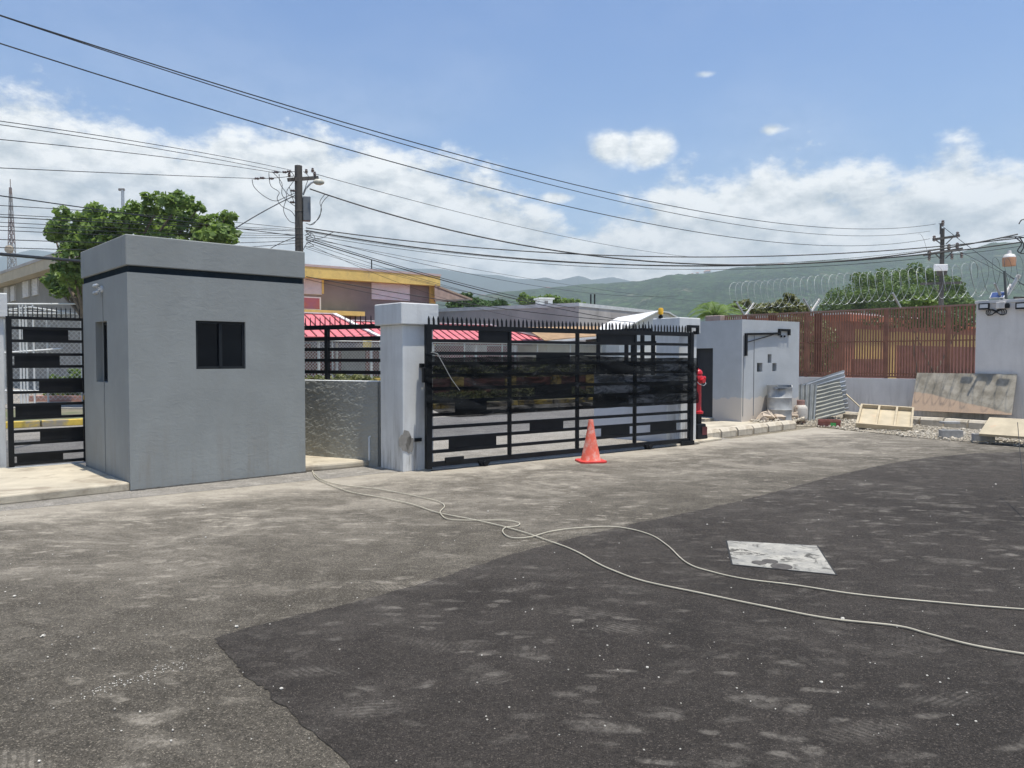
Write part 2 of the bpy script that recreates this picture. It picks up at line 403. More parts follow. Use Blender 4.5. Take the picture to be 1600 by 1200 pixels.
# worn shoulder strip past the lane
sheet('road_shoulder', [S(-60, 18.3), S(14, 18.3), S(26, 19.6), S(60, 19.6), S(60, 21.45), S(-60, 21.45)], .009, ground_mat('dusty_road', (.27, .25, .22), (.36, .33, .29), .5, .2))
m_kerb = M('kerb_concrete', (.42, .385, .33), .9, .12, 4, .5, .006, 60, dirt=(.25, .22, .18))
m_yel = M('yellow_kerb_paint', (.60, .42, .07), .8, .15, 6, .3, .004, 50, dirt=(.3, .26, .2), dlo=.48, dhi=.62)
k = MB()
for i in range(44):
    t0 = -30 + i * 1.6; k.prism([S(t0, 21.5), S(t0 + 1.56, 21.5), S(t0 + 1.56, 21.68), S(t0, 21.68)], 0, .16)
struct(k.build('far_kerb', m_yel, bevel=.015))
struct(MB().prism([S(-60, 21.69), S(120, 21.69), S(120, 60), S(-60, 60)], 0, .13).build('far_pavement', M('verge_soil', (.17, .15, .10), .95, .25, .8, .5, .02, 8, dirt=(.10, .12, .05), dsc=.9, dlo=.42, dhi=.6)))
# raised walkway in front of the pedestrian gate, and the one beside the pillar
B1 = Line(*G(204, 768).xy, R(41.9))
B1b = Line(B1.o.x, B1.o.y, R(41.9 + 90))
dB, nB = B1.d, B1b.d
m_walk = M('walkway_concrete', (.46, .405, .31), .9, .12, 2.2, .5, .008, 30, dirt=(.28, .235, .175), dsc=1.6, dlo=.48, dhi=.66)
c0 = B1.o
o0 = c0 + nB * .02
walk = [tuple(o0), tuple(o0 + nB * 2.6 - dB * .02), tuple(o0 + nB * 2.6 - dB * 2.6), tuple(o0 - dB * 2.6 - nB * .02), tuple(o0 - dB * 1.15 - nB * .03)]
struct(MB().prism(walk[::-1], 0, .11).build('walkway', m_walk, bevel=.02))
e0 = Vector(G(478, 738).xy); e1 = Vector(G(586, 728).xy)
struct(MB().prism([tuple(e0 - dB * .12), tuple(e0 + (e1 - e0) * .55 - nB * .03), tuple(e1), tuple(e1 + nB * .75), tuple(e0 + nB * 2.1 - dB * .1)], 0, .10).build('walkway', m_walk, bevel=.03))
# spilled cement / lime along the walkway foot
m_spill = M('dried_cement', (.52, .48, .41), .95, .15, 8, .6, .01, 30)

# ------------------------------------------------------------------ hills, mountains
m_hill, t, b = newmat('wooded_hill'); v = coord(t)
n1 = nz(t, v, .012, 8, .65); n2 = nz(t, v, .09, 5, .7)
col = mixc(t, smooth(t, n1, .35, .7), (.034, .075, .028), (.090, .145, .050))
col = mixc(t, smooth(t, n2, .42, .66), mixc(t, .8, col, (.010, .022, .010)), col)
col = mixc(t, mth(t, 'MULTIPLY', smooth(t, nz(t, v, .02, 6, .7), .62, .70), .7), col, (.26, .24, .17))
t.links.new(col, b.inputs['Base Color']); b.inputs['Roughness'].default_value = 1; b.inputs['Specular IOR Level'].default_value = .05
bump(t, b, nz(t, v, .06, 6, .7), 1, 12)
def interp(pts, x):
    if x <= pts[0][0]: return pts[0][1]
    for (a, b_), (c, d) in zip(pts, pts[1:]):
        if x <= c: return b_ + (d - b_) * (x - a) / (c - a)
    return pts[-1][1]
def hill(name, prof, D0, D1, D2, px0, px1, n, rows, amp, mat):
    V = []; F = []
    for i in range(n + 1):
        px = px0 + (px1 - px0) * i / n; u = (px - 800) / FPX; py = interp(prof, px)
        H = (HOR - py) / FPX * D1 + CAMZ
        for j in range(rows + 1):
            q = j / rows; D = D0 + (D2 - D0) * q
            qq = (D - D0) / (D1 - D0)
            h = H * (math.sin(min(qq, 1) * math.pi / 2) ** 1.25 if qq <= 1 else max(0, 1 - (D - D1) / (D2 - D1)) ** 1.3)
            e = mnoise.fractal(Vector((u * D * .006, D * .006, 1.3)), .9, 2, 5) * amp * min(1, h / 25) + (mnoise.noise(Vector((u * D * .05, D * .05, 2))) + mnoise.noise(Vector((u * D * .13, D * .13, 5))) * .6) * amp * .28 * min(1, h / 20)
            kk = min(abs(qq - 1) * 2.2 + .12, 1)
            V.append((u * D, D, h + e * kk - .5))
    for i in range(n):
        for j in range(rows):
            a = i * (rows + 1) + j; F.append((a, a + rows + 1, a + rows + 2, a + 1))
    return struct(MB().add(V, F).build(name, mat, smooth=False))
ridge = [(400, 540), (560, 500), (660, 478), (740, 468), (800, 462), (860, 455), (940, 452), (1000, 447), (1040, 437), (1100, 431), (1145, 427), (1203, 422), (1268, 416), (1327, 414), (1405, 413), (1450, 409), (1499, 405), (1548, 392), (1600, 390), (1750, 378), (2100, 372)]
hill('hill', ridge, 560, 1300, 1900, 380, 2150, 300, 46, 9, m_hill)
m_mtn = M('far_mountain', (.05, .075, .07), 1, .15, .004)
mt = [(-400, 415), (-200, 402), (0, 404), (55, 391), (95, 396), (160, 412), (300, 418), (500, 424), (620, 420), (690, 421), (735, 428), (780, 431), (805, 436), (835, 437), (852, 434), (872, 439), (890, 435), (905, 432), (925, 439), (955, 434), (990, 440), (1100, 436), (1400, 436)]
hill('far_mountains', mt, 1600, 2050, 2250, -350, 1450, 260, 12, 10, m_mtn)
mt2 = [(p[0] + 160, p[1] + 18) for p in mt]
# haze
HZ = 4.6e-4
mh = bpy.data.materials.new('haze_air'); mh.use_nodes = True; t = mh.node_tree; t.nodes.clear()
pv = N(t, 'ShaderNodeVolumePrincipled'); pv.inputs['Color'].default_value = (.78, .88, .92, 1); pv.inputs['Density'].default_value = HZ; pv.inputs['Anisotropy'].default_value = .15
ou = N(t, 'ShaderNodeOutputMaterial'); t.links.new(pv.outputs[0], ou.inputs['Volume'])
hz = MB().box(-2400, 2400, -330, 2400, -1.2, 330).build('haze', mh); hz['kind'] = 'stuff'
tag(hz, 'pale blue haze over the distant hills', 'haze')

# ------------------------------------------------------------------ foliage
def leafmat(name, c1, c2, tr=.25):
    m, t, b = newmat(name); v = coord(t)
    g = N(t, 'ShaderNodeNewGeometry')
    col = mixc(t, g.outputs['Random Per Island'], c1, c2)
    col = mixc(t, mth(t, 'MULTIPLY', smooth(t, nz(t, v, .9, 3), .4, .7), .5), col, tuple(x * 1.35 for x in c2))
    t.links.new(col, b.inputs['Base Color']); b.inputs['Roughness'].default_value = .55; b.inputs['Specular IOR Level'].default_value = .35
    tl = N(t, 'ShaderNodeBsdfTranslucent'); t.links.new(mixc(t, .5, col, (c2[0] * 1.6, c2[1] * 1.7, c2[2])), tl.inputs[0])
    mx = N(t, 'ShaderNodeMixShader'); mx.inputs[0].default_value = tr
    t.links.new(b.outputs[0], mx.inputs[1]); t.links.new(tl.outputs[0], mx.inputs[2]); t.links.new(mx.outputs[0], t.nodes['Material Output'].inputs[0])
    return m
L_big = leafmat('broad_leaves', (.065, .115, .03), (.20, .28, .08), .38)
L_round = leafmat('round_leaves', (.06, .10, .025), (.12, .18, .04))
L_dark = leafmat('dark_leaves', (.020, .045, .012), (.065, .12, .028))
L_lite = leafmat('light_leaves', (.07, .12, .02), (.17, .24, .05))
L_dry = leafmat('hedge_leaves', (.08, .10, .03), (.20, .20, .08))
m_bark = M('bark', (.16, .125, .09), .95, .25, 8, .7, .01, 20)
def leaves(mb, clumps, n, size, rnd, droop=.3, core=.5):
    cl2 = []
    for c in clumps:
        cl2.append(c)
        for _ in range(6):
            a = rnd.uniform(0, 6.283); e = rnd.uniform(-.5, 1.2); q = rnd.uniform(.85, 1.15); s_ = rnd.uniform(.18, .38)
            cl2.append((c[0] + c[3] * q * math.cos(a) * math.cos(e), c[1] + c[3] * q * math.sin(a) * math.cos(e), c[2] + c[4] * q * math.sin(e), c[3] * s_, c[3] * s_ * .8))
    clumps = cl2
    tot = sum(c[3] * c[4] for c in clumps)
    for (x, y, z, rx, rz) in clumps:
        k = int(n * rx * rz / tot)
        for _ in range(k):
            while True:
                d = Vector((rnd.uniform(-1, 1), rnd.uniform(-1, 1), rnd.uniform(-1, 1)))
                if .05 < d.length < 1: break
            r = core + (1 - core) * d.length; d.normalize()
            w_ = 1 + .28 * mnoise.noise(Vector((x + d.x * 2, y + d.y * 2, z + d.z * 2)))
            p = Vector((x + d.x * rx * r * w_, y + d.y * rx * r * w_, z + d.z * rz * r * w_))
            a = Vector((rnd.gauss(0, 1), rnd.gauss(0, 1), rnd.gauss(0, .6) - droop)).normalized()
            nn = (d * .7 + Vector((rnd.gauss(0, .6), rnd.gauss(0, .6), .5 + rnd.gauss(0, .5)))).normalized()
            s_ = a.cross(nn)
            if s_.length < .05: continue
            s_.normalize(); L = size * rnd.uniform(.6, 1.3); W = L * .33
            mb.add([p - a * L * .5, p + s_ * W, p + a * L * .5, p - s_ * W], [(0, 1, 2, 3)])
def tree(label, x, y, h, clumps, n, size, mat, name='tree', cat='tree', trunk_r=.18, group=None, seed=1, base_z=0, core=.5, limbs=True):
    rnd = random.Random(seed)
    o = thing(name, label, cat, (x, y, base_z), 0, group)
    mb = MB(); leaves(mb, clumps, n, size, rnd, core=core); mb.build('crown', mat, o)
    tk = MB(); top = min(c[2] for c in clumps)
    fk = Vector((0, 0, h * .35)); tk.tube([(0, 0, 0), (.05, .02, h * .18), fk], [trunk_r * 1.25, trunk_r, trunk_r * .8], 10)
    if limbs:
        for c in clumps:
            e = Vector(c[:3]); md = fk.lerp(e, .5) + Vector((rnd.uniform(-.2, .2), rnd.uniform(-.2, .2), -.1 * h * .2))
            tk.tube([fk - Vector((0, 0, .1)), md, e], [trunk_r * .55, trunk_r * .32, trunk_r * .1], 6)
    tk.build('trunk', m_bark, o, smooth=True)
    return o
def px_clumps(lst, D, x0, y0, z0=0, jit=0, seed=0):
    """clumps given where they stand seen from the yard, at distance D, with their own depth offsets"""
    rnd = random.Random(seed); out = []
    for (px, py, rpx, rpy) in lst:
        Dd = D + rnd.uniform(-jit, jit); p = A(px, py, Dd); out.append((p.x - x0, p.y - y0, p.z - z0, rpx / FPX * Dd, rpy / FPX * Dd))
    return out
# broad-leaved tree over the guard booth
D = 24.5; tx, ty = A(150, 560, D).xy
cl = px_clumps([(118, 352, 34, 22), (160, 345, 32, 18), (95, 362, 22, 14), (205, 345, 34, 20), (250, 320, 25, 18), (285, 312, 18, 12), (240, 352, 40, 20), (285, 335, 22, 16), (300, 362, 38, 16), (345, 362, 24, 14), (330, 345, 18, 9), (357, 338, 12, 8),
                (150, 375, 40, 20), (120, 400, 30, 20), (115, 428, 28, 18), (95, 440, 24, 14), (120, 455, 26, 14), (92, 455, 14, 10), (190, 385, 40, 20), (340, 375, 30, 10), (250, 380, 50, 15), (310, 325, 10, 8), (86, 370, 12, 8)], D, tx, ty, 0, 1.3, 4)
tree('broad leafed green tree rising above the grey guard booth', tx, ty, 7, cl, 10000, .21, L_big, 'tree', 'tree', .2, None, 3, core=.3)
# rounded tree beyond the bar fence
D = 70; tx, ty = A(1400, 560, D).xy
cl = px_clumps([(1330, 470, 40, 16), (1360, 455, 40, 22), (1395, 445, 38, 24), (1430, 440, 36, 22), (1465, 450, 30, 22), (1490, 465, 22, 18), (1400, 468, 50, 22), (1450, 475, 50, 18), (1310, 480, 30, 10), (1510, 480, 14, 14), (1360, 490, 60, 24), (1450, 495, 60, 24)], D, tx, ty, 0, 3, 5)
tree('large rounded tree behind the rust coloured bar fence', tx, ty, 6, cl, 40000, .22, L_round, 'tree', 'tree', .3, None, 6, core=.45)
for i, (lst, D, mat, n, lab) in enumerate([
        ([(725, 468, 12, 10), (740, 474, 16, 9), (712, 478, 12, 7), (755, 478, 12, 6)], 60, L_dark, 2600, 'small dark tree beside the awning of the yellow trimmed building'),
        ([(775, 476, 20, 6), (760, 480, 12, 4)], 66, L_dark, 1300, 'low dark tree top just above the long grey wall, left of the white tank'),
        ([(822, 470, 14, 9), (836, 472, 12, 8), (860, 468, 14, 8), (880, 472, 14, 6), (900, 476, 12, 5)], 72, L_big, 3000, 'green tree crown behind the white rooftop tank'),
        ([(1160, 478, 16, 8), (1180, 482, 14, 8)], 36, L_dry, 1500, 'yellowish shrub top beside the fence end post'),
        ([(1235, 474, 14, 14), (1220, 482, 18, 10), (1250, 484, 18, 10), (1200, 484, 18, 8)], 34, L_dry, 2600, 'yellow green shrub behind the middle of the razor wire'),
        ([(1225, 520, 36, 30), (1270, 530, 36, 34), (1195, 530, 30, 28), (1250, 565, 46, 26), (1286, 545, 14, 40)], 31, L_dry, 5200, 'flowering hedge seen through the left part of the rust bars'),
        ([(1420, 500, 70, 12), (1500, 505, 40, 12)], 36, L_dark, 2500, 'dark foliage seen through the top of the rust bars'),
        ([(1432, 472, 24, 6)], 35, L_lite, 800, 'bright lime green bush just over the fence top')]):
    tx, ty = A(sum(c[0] for c in lst) / len(lst), 560, D).xy
    tree(lab, tx, ty, max(2.0, (HOR - lst[0][1]) / FPX * D + 1), px_clumps(lst, D, tx, ty, 0, .8, i), n, .16 if D < 40 else .3, mat, 'shrub' if D < 40 else 'tree', 'shrub' if D < 40 else 'tree', .10, None, 20 + i, core=.3)
# palm behind the right booth
D = 33; p = A(1118, 560, D); pal = thing('palm_tree', 'feathery palm showing above the second guard booth', 'palm', (p.x, p.y, 0))
MB().tube([(0, 0, 0), (.05, 0, 1.8), (0, .05, 3.5)], [.16, .12, .10], 10).build('trunk', m_bark, pal, smooth=True)
rnd = random.Random(2)
for kf in range(15):
    a = kf * 2.4; mb = MB(); L = rnd.uniform(1.0, 1.5); up = rnd.uniform(.2, .75); pts = []
    for i in range(9):
        q = i / 8; pts.append(Vector((math.cos(a) * L * q, math.sin(a) * L * q, 3.5 + up * math.sin(q * 2.4) * .9 - .35 * q * q)))
    mb.tube(pts, [.02 - .0018 * i for i in range(9)], 4)
    for i in range(1, 40):
        q = i / 40 * 8; j = min(int(q), 7); c = pts[j].lerp(pts[j + 1], q - j); d = (pts[j + 1] - pts[j]).normalized()
        for sg in (-1, 1):
            sd_ = d.cross(Vector((0, 0, 1))).normalized() * sg; l = .42 * math.sin(math.pi * (i / 42) ** .7) + .06
            e = c + (sd_ * .8 + d * .6 + Vector((0, 0, -.35))).normalized() * l; mb.add([c, c + d * .035, e], [(0, 1, 2)])
    mb.build('frond', L_big, pal)
# ------------------------------------------------------------------ guard booths
m_grey = plaster('booth_plaster', (.272, .284, .272), 1.0, grime=.5)
m_white = plaster('pier_plaster', (.66, .665, .65), 1.0, grime=.9)
m_rough = plaster('rough_wall_plaster', (.30, .30, .27), 1.0, grime=.4)
m_booth2 = plaster('booth_two_plaster', (.43, .45, .46), 1.0, fresh=(.66, (.56, .51, .45)))
m_black = M('black_steel', (.007, .008, .010), .5, .3, 5, .15, .002, 30, spec=.22)
m_band = M('dark_band_paint', (.020, .028, .034), .9, .15, 5, spec=0)
m_alu = M('dark_window_frame', (.014, .017, .020), .5, .1, 5, spec=.2)
m_glass = M('dark_glass', (.004, .006, .009), .12, .1, 2, spec=.12)
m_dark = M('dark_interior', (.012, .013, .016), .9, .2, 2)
m_lampw = M('pale_metal', (.55, .57, .58), .45, .1, 5)
m_galv = M('galvanised_steel', (.42, .44, .45), .45, .2, 8, .2, .002, 30, metal=.6)

def booth_body(L, W, H, holesF, holesL, z0=0):
    """front face along +x at y=0, body towards +y"""
    mb = MB()
    mb.wall((0, 0), (L, 0), z0, H, holesF, .16)
    mb.wall((L, 0), (L, W), z0, H, [], .1); mb.wall((L, W), (0, W), z0, H, [], .1); mb.wall((0, W), (0, 0), z0, H, holesL, .16)
    mb.add([(0, 0, H), (L, 0, H), (L, W, H), (0, W, H)], [(0, 1, 2, 3)])
    return mb
Lb = B1.s(476, 560); Wb = B1b.s(131, 560); zt = B1.z(200, 366)
zb0, zb1 = B1.z(203, 425), B1.z(202, 414.5)
wa, wb = B1.s(306.5), B1.s(384); wz0, wz1 = B1.z(345, 576.5), B1.z(345, 502)
la, lb_ = B1b.s(168), B1b.s(150); lz0, lz1 = B1b.z(160, 597), B1b.z(160, 502)
booth = thing('guard_booth', 'flat roofed grey guard booth with a dark band under its parapet, nearest the camera', 'guard booth', (c0.x, c0.y, 0), B1.a)
booth_body(Lb, Wb, zb0, [(wa, wb, wz0, wz1)], [(Wb - lb_, Wb - la, lz0, lz1)]).build('wall', m_grey, booth)
MB().box(.014, Lb - .014, .014, Wb - .014, zb0 - .002, zb1 + .002).build('band', m_band, booth)
# parapet with a sunk roof
pp = MB(); pp.box(-.018, Lb + .012, -.018, .15, zb1, zt); pp.box(-.018, Lb + .012, Wb - .15, Wb + .012, zb1, zt)
pp.box(-.018, .15, .152, Wb - .152, zb1, zt - .001); pp.box(Lb - .15, Lb + .012, .152, Wb - .152, zb1, zt - .001); pp.box(.152, Lb - .152, .152, Wb - .152, zb1, zb1 + .12)
pp.build('parapet', m_grey, booth, bevel=.012)
def window(parent, x0, x1, z0, z1, y, rot=False, mull=.5):
    """sliding window in a frame; plane at depth y behind the face (rot: on the left face, along +y)"""
    f = MB(); g = MB(); fw = .035
    def bx(m, a, b, c, d, e, g_):
        (m.box(c, d, a, b, e, g_) if rot else m.box(a, b, c, d, e, g_))
    bx(f, x0 + .002, x0 + fw, y, y + .07, z0 + .002, z1 - .002); bx(f, x1 - fw, x1 - .002, y, y + .07, z0 + .002, z1 - .002)
    bx(f, x0 + fw, x1 - fw, y, y + .07, z0 + .002, z0 + fw); bx(f, x0 + fw, x1 - fw, y, y + .07, z1 - fw, z1 - .002)
    xm = x0 + (x1 - x0) * mull; bx(f, xm - .02, xm + .02, y - .012, y + .05, z0 + fw, z1 - fw)
    fo = f.build('window', m_alu, parent)
    bx(g, x0 + fw, xm - .02, y + .03, y + .04, z0 + fw, z1 - fw); bx(g, xm + .02, x1 - fw, y + .012, y + .022, z0 + fw, z1 - fw)
    g.build('pane', m_glass, fo)
    bk = MB(); bx(bk, x0 - .05, x1 + .05, y + .10, y + .12, z0 - .05, z1 + .05); bk.build('dark_backing', m_dark, fo)  # added black backing, stands for the dark room behind the panes
window(booth, wa, wb, wz0, wz1, .035)
window(booth, la, lb_, lz0, lz1, .10, True)
# two-headed lamp fitting on the left face
s_, z_ = B1b.sz(160, 452)
lt = thing('wall_lamp', 'twin white wall lamp high on the left side of the grey booth', 'lamp', (*B1b.at(s_), z_), B1b.a)
MB().lathe([(.045, 0), (.045, .02), (.02, .03)], 16, (0, 0, 0), 'y').build('mount', m_lampw, lt, smooth=True)
for dz in (.045, -.05):
    MB().lathe([(.014, 0), (.026, .02), (.028, .13), (.023, .14), (.02, .125)], 16, (-.03, .07, dz), 'x').build('lamp_head', m_galv, lt, smooth=True)
    MB().tube([(0, .02, 0), (0, .07, dz * .5), (.03, .07, dz)], .011, 8).build('arm', m_lampw, lt, smooth=True)
# cable run and drip stain line under the lamp
MB().tube([Vector((*B1b.at(s_ - .02, .006), z_ - .05)), Vector((*B1b.at(s_ - .02, .006), .12))], .004, 6).build('cable_run', m_grey)
tag(bpy.data.objects['cable_run'], 'thin grey cable run down the left side of the grey booth', 'cable')

# second booth, past the sliding gate
B2 = Line(*G(1158, 667).xy, R(35.5)); B2b = Line(B2.o.x, B2.o.y, R(125.5))
H2 = B2.z(1160, 499); L2 = B2.s(1248.5, 560); W2 = 2.3
hs = []
for (x0, x1, y0, y1) in ((1183, 1191.5, 567, 581), (1199.5, 1205.5, 553.5, 567), (1207, 1213.5, 567.5, 580)):
    a = B2.s(x0); c = B2.s(x1); hs.append((a, c, B2.z(x0, y1), B2.z(x0, y0)))
b2 = thing('guard_booth', 'pale grey guard booth with three small slots in its wall and an open dark doorway', 'guard booth', (B2.o.x, B2.o.y, 0), B2.a)
d0, d1 = B2b.s(1114), B2b.s(1080); dz1 = B2b.z(1110, 544)
booth_body(L2, W2, H2, hs, [(W2 - d1, W2 - d0, .16, dz1)]).build('wall', m_booth2, b2)
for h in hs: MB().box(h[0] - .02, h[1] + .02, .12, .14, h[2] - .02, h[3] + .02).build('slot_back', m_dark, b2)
MB().box(.14, .155, d0 - .03, d1 + .03, .1, dz1 + .03).build('doorway_panel', M('doorway_black', (.008, .010, .016), .5, .3, 3), b2)  # near-black panel filling the open doorway
MB().box(-.35, -.003, d0 - .05, d1 + .05, 0, .16).build('step', m_walk, b2, bevel=.01)
# black wall bracket with hanging hook frame
B2f = lambda px, py, off=0: Vector((B2.s(px), -off, B2.z(px, py)))
br = thing('wall_bracket', 'black steel gate guide bracket with diagonal brace on the pale booth wall', 'bracket', (B2.o.x, B2.o.y, 0), B2.a)
s1_, s2_, s3_ = B2.s(1164), B2.s(1216), B2.s(1231)
za, zb_ = B2.z(1164, 522), B2.z(1164, 556)
MB().box(s1_ - .03, s1_ + .03, -.055, -.003, zb_, za + .02).build('upright', m_black, br)
zr = B2.z(1216, 521)
MB().beam((s1_ + .03, -.03, za), (s2_ - .03, -.03, zr), .05, .05).build('arm', m_black, br)
MB().tube([(s1_ + .02, -.03, B2.z(1168, 535)), (B2.s(1206), -.03, B2.z(1206, 523))], .012, 6).build('brace', m_black, br)
zt2 = B2.z(1222, 514)
hk = MB(); hk.box(s2_ - .03, s2_ + .03, -.055, -.003, B2.z(1216, 524), zt2); hk.box(s2_ + .03, s3_ - .03, -.055, -.003, zt2 - .055, zt2); hk.box(s3_ - .03, s3_ + .03, -.055, -.003, B2.z(1231, 524), zt2)
hk.build('hook_frame', m_black, br)
for q in (1219, 1224): MB().lathe([(.022, -.05), (.022, .0)], 12, (B2.s(q), -.03, B2.z(q, 524)), 'z').build('roller', m_black, br, smooth=True)
for px_ in (1161.5, 1178):  # cast shadow lines of the bracket, built as thin grey tubes
    s0_ = B2.s(px_); o = MB().tube([(*B2.at(s0_, -.008), B2.z(px_, 524)), (*B2.at(s0_ - .01, -.008), .25)], .007, 6).build('shadow_line', M('grey_shadow_line', (.22, .23, .24), .7))
    tag(o, 'thin grey shadow line running down the pale booth wall under the black bracket %s' % ('upright' if px_ < 1170 else 'arm'), 'shadow_line', 'shadow lines on the pale booth')

# ------------------------------------------------------------------ piers
def pier(P, ang, w1, w2, H, ch, over, label, name='gate_pillar'):
    o = thing(name, label, 'pillar', (P[0], P[1], 0), ang)
    MB().box(0, w1, 0, w2, 0, H - ch).build('shaft', m_white, o, bevel=.012)
    MB().box(-over, w1 + over, -over, w2 + over, H - ch, H).build('cap', m_white, o, bevel=.014)
    return o
P1 = Line(*G(630, 738).xy, R(41.9)); hP1 = P1.z(632, 473); cP1 = hP1 - P1.z(632, 507)
pier(P1.o, P1.a, P1.s(677, 560), Line(P1.o.x, P1.o.y, R(131.9)).s(594, 560), hP1, cP1, .06, 'white capped gate pillar at the left end of the sliding gate')
m_patch = M('bare_cement', (.25, .235, .21), .95, .2, 9, .5, .006, 60)
# spalled cement patches on that pillar's right face
pl_ = MB(); rnd = random.Random(5)
for (px, py, a, b_) in ((633, 690, .10, .15), (640, 694, .07, .12)):
    s, z = P1.sz(px, py); pts = []
    for i in range(18):
        q = i / 18 * 2 * math.pi; r = 1 + rnd.uniform(-.18, .18); pts.append((*P1.at(s + math.cos(q) * a * r, -.002), z + math.sin(q) * b_ * r))
    pl_.pgon(pts, (P1.d.y * .004, -P1.d.x * .004, 0))
tag(pl_.build('cement_patch', m_patch), 'bare cement patch low on the white pillar left of the sliding gate', 'cement patch')
P2 = Line(*A(1061, 560, 14.75).xy, R(37.5))
hP2 = P2.z(1063, 496); cP2 = hP2 - P2.z(1063, 520.5)
P2b = Line(P2.o.x, P2.o.y, R(127.5))
pier(P2.o, P2.a, P2.s(1088.5, 560) - .0, P2b.s(1025, 560), hP2, cP2, .05, 'white capped gate pillar at the right end of the sliding gate')
# bracket on the right pillar
gb = thing('gate_guide', 'black arch shaped gate guide bolted to the right hand white pillar', 'bracket', (P2.o.x, P2.o.y, 0), P2.a)
a0, a1 = P2.s(1066, 510) - .02, P2.s(1082, 510); zz_ = P2.z(1072, 508.5)
g_ = MB(); g_.box(a0, a1, -.17, -.12, zz_ - .05, zz_); g_.box(a1 - .05, a1, -.17, -.12, zz_ - .17, zz_ - .05); g_.box(a0, a0 + .05, -.17, -.12, zz_ - .13, zz_ - .05); g_.build('arch', m_black, gb)
MB().box(a1 - .05, a1, -.12, -.052, zz_ - .17, zz_ - .11).build('mount', m_black, gb)
# yellow beacon on the pillar's cap
s, _ = P2.sz(1024, 490); D = 15.2; bp = A(1024, 497, D)
bc = thing('beacon_lamp', 'yellow warning beacon on the cap of the right hand gate pillar', 'beacon', (P2b.at(P2b.s(1030, 560) - .05, .02)[0], P2b.at(P2b.s(1030, 560) - .05, .02)[1], hP2))
MB().lathe([(.045, 0), (.045, .05), (.02, .06), (.02, .075)], 16).build('base', m_black, bc, smooth=True)
MB().lathe([(.03, .07), (.05, .085), (.052, .17), (.04, .2), (.01, .205)], 16).build('lens', M('amber_lens', (.75, .42, .02), .35), bc, smooth=True)
# left edge pillar
P3 = Line(*G(13, 733).xy, R(36.8)); hP3 = P3.z(11, 458.5); cP3 = hP3 - P3.z(11, 496)
q0 = P3.at(-.72); pier(q0, P3.a, .70, .6, hP3, cP3, .05, 'white capped pillar at the left edge of the view beside the pedestrian gate')

# ------------------------------------------------------------------ low walls with rail fences on them
def rail_fence(line, s0, s1, zb, label, rails, posts, zt_, pick=.105, off=0):
    o = thing('rail_fence', label, 'fence', (*line.at(s0, off), 0), line.a)
    L = s1 - s0
    for (z, h) in rails: MB().box(0, L, -.02, .02, z - h / 2, z + h / 2).build('rail', m_black, o)
    for p in posts: MB().box(p - .03, p + .03, -.034, .034, zb, zt_).build('post', m_black, o)
    i = 0
    mb0 = None; n = int(L / pick)
    for i in range(n):
        x = (i + .5) * pick
        if mb0 is None: mb0 = MB().add([(-.008, -.005, zt_ + .001), (.008, -.005, zt_ + .001), (.008, .005, zt_ + .001), (-.008, .005, zt_ + .001), (-.006, -.004, zt_ + .115), (.006, -.004, zt_ + .115), (.006, .004, zt_ + .115), (-.006, .004, zt_ + .115), (0, 0, zt_ + .14)],
                             [(0, 3, 2, 1), (0, 1, 5, 4), (1, 2, 6, 5), (2, 3, 7, 6), (3, 0, 4, 7), (4, 5, 8), (5, 6, 8), (6, 7, 8), (7, 4, 8)]).build('spike', m_black, o); mb0.location.x = x
        else:
            c = mb0.copy(); COL.objects.link(c); c.parent = o; c.location.x = x
    return o
pw0 = G(586, 719, .10); pw1 = G(477, 711, .10)
WL = Line.two(pw1.xy, pw0.xy); wl = (pw0 - pw1).length
WL.o = Vector(WL.at(-1.3)); wL = wl + 1.3 + .08
zw = WL.z(530, 596)
low = thing('low_wall', 'rough grey plastered low wall between the grey booth and the white pillar', 'wall', (WL.o.x, WL.o.y, 0), WL.a)
mb = MB(); nx_, nz__ = 210, 90
for i in range(nx_ + 1):
    for j in range(nz__ + 1):
        x, z = wL * i / nx_, zw * j / nz__; q = Vector((x * 13, 0, z * 21))
        q = Vector((x * 7 + z * 5, 1.5 * mnoise.noise(Vector((x * 3, z * 3, 1))), z * 13 - x * 5)); e = .0045 * mnoise.noise(q) + .0045 * mnoise.noise(q * 2.1) + .004 * mnoise.noise(q * 4.5) + .006 * mnoise.noise(Vector((x * 2, 3, z * 2)))
        mb.v.append((x, -abs(.03 + e) - .001, z))
for i in range(nx_):
    for j in range(nz__):
        a = i * (nz__ + 1) + j; mb.f.append((a, a + nz__ + 1, a + nz__ + 2, a + 1))
mb.box(0, wL, .0, .18, 0, zw).build('wall', m_rough, low)
MB().box(0, wL, -.02, .2, zw, zw + .014).build('coping', m_white, low, bevel=.006)
zs = [WL.z(560, y) for y in (510, 528.5, 545.5, 563, 582)]
rail_fence(WL, 0, wL, zw + .03, 'black rail fence with spikes on the low wall between the grey booth and the pillar', [(zs[0], .07), (zs[1], .06), (zs[2], .05), (zs[3], .05), (zs[4], .055)], [WL.s(505.5), .3], zs[0] + .035, .10, .09)
# pipe stub at the wall foot
o = MB().tube([G(577, 719, .10), G(577, 719, .10) + Vector((0, 0, .35)), G(577, 719, .10) + Vector((.05, .03, .40)), G(577, 719, .10) + Vector((.20, .12, .40))], .016, 10).build('water_pipe', m_lampw, smooth=True)
tag(o, 'white water pipe elbow at the foot of the rough grey wall', 'pipe')
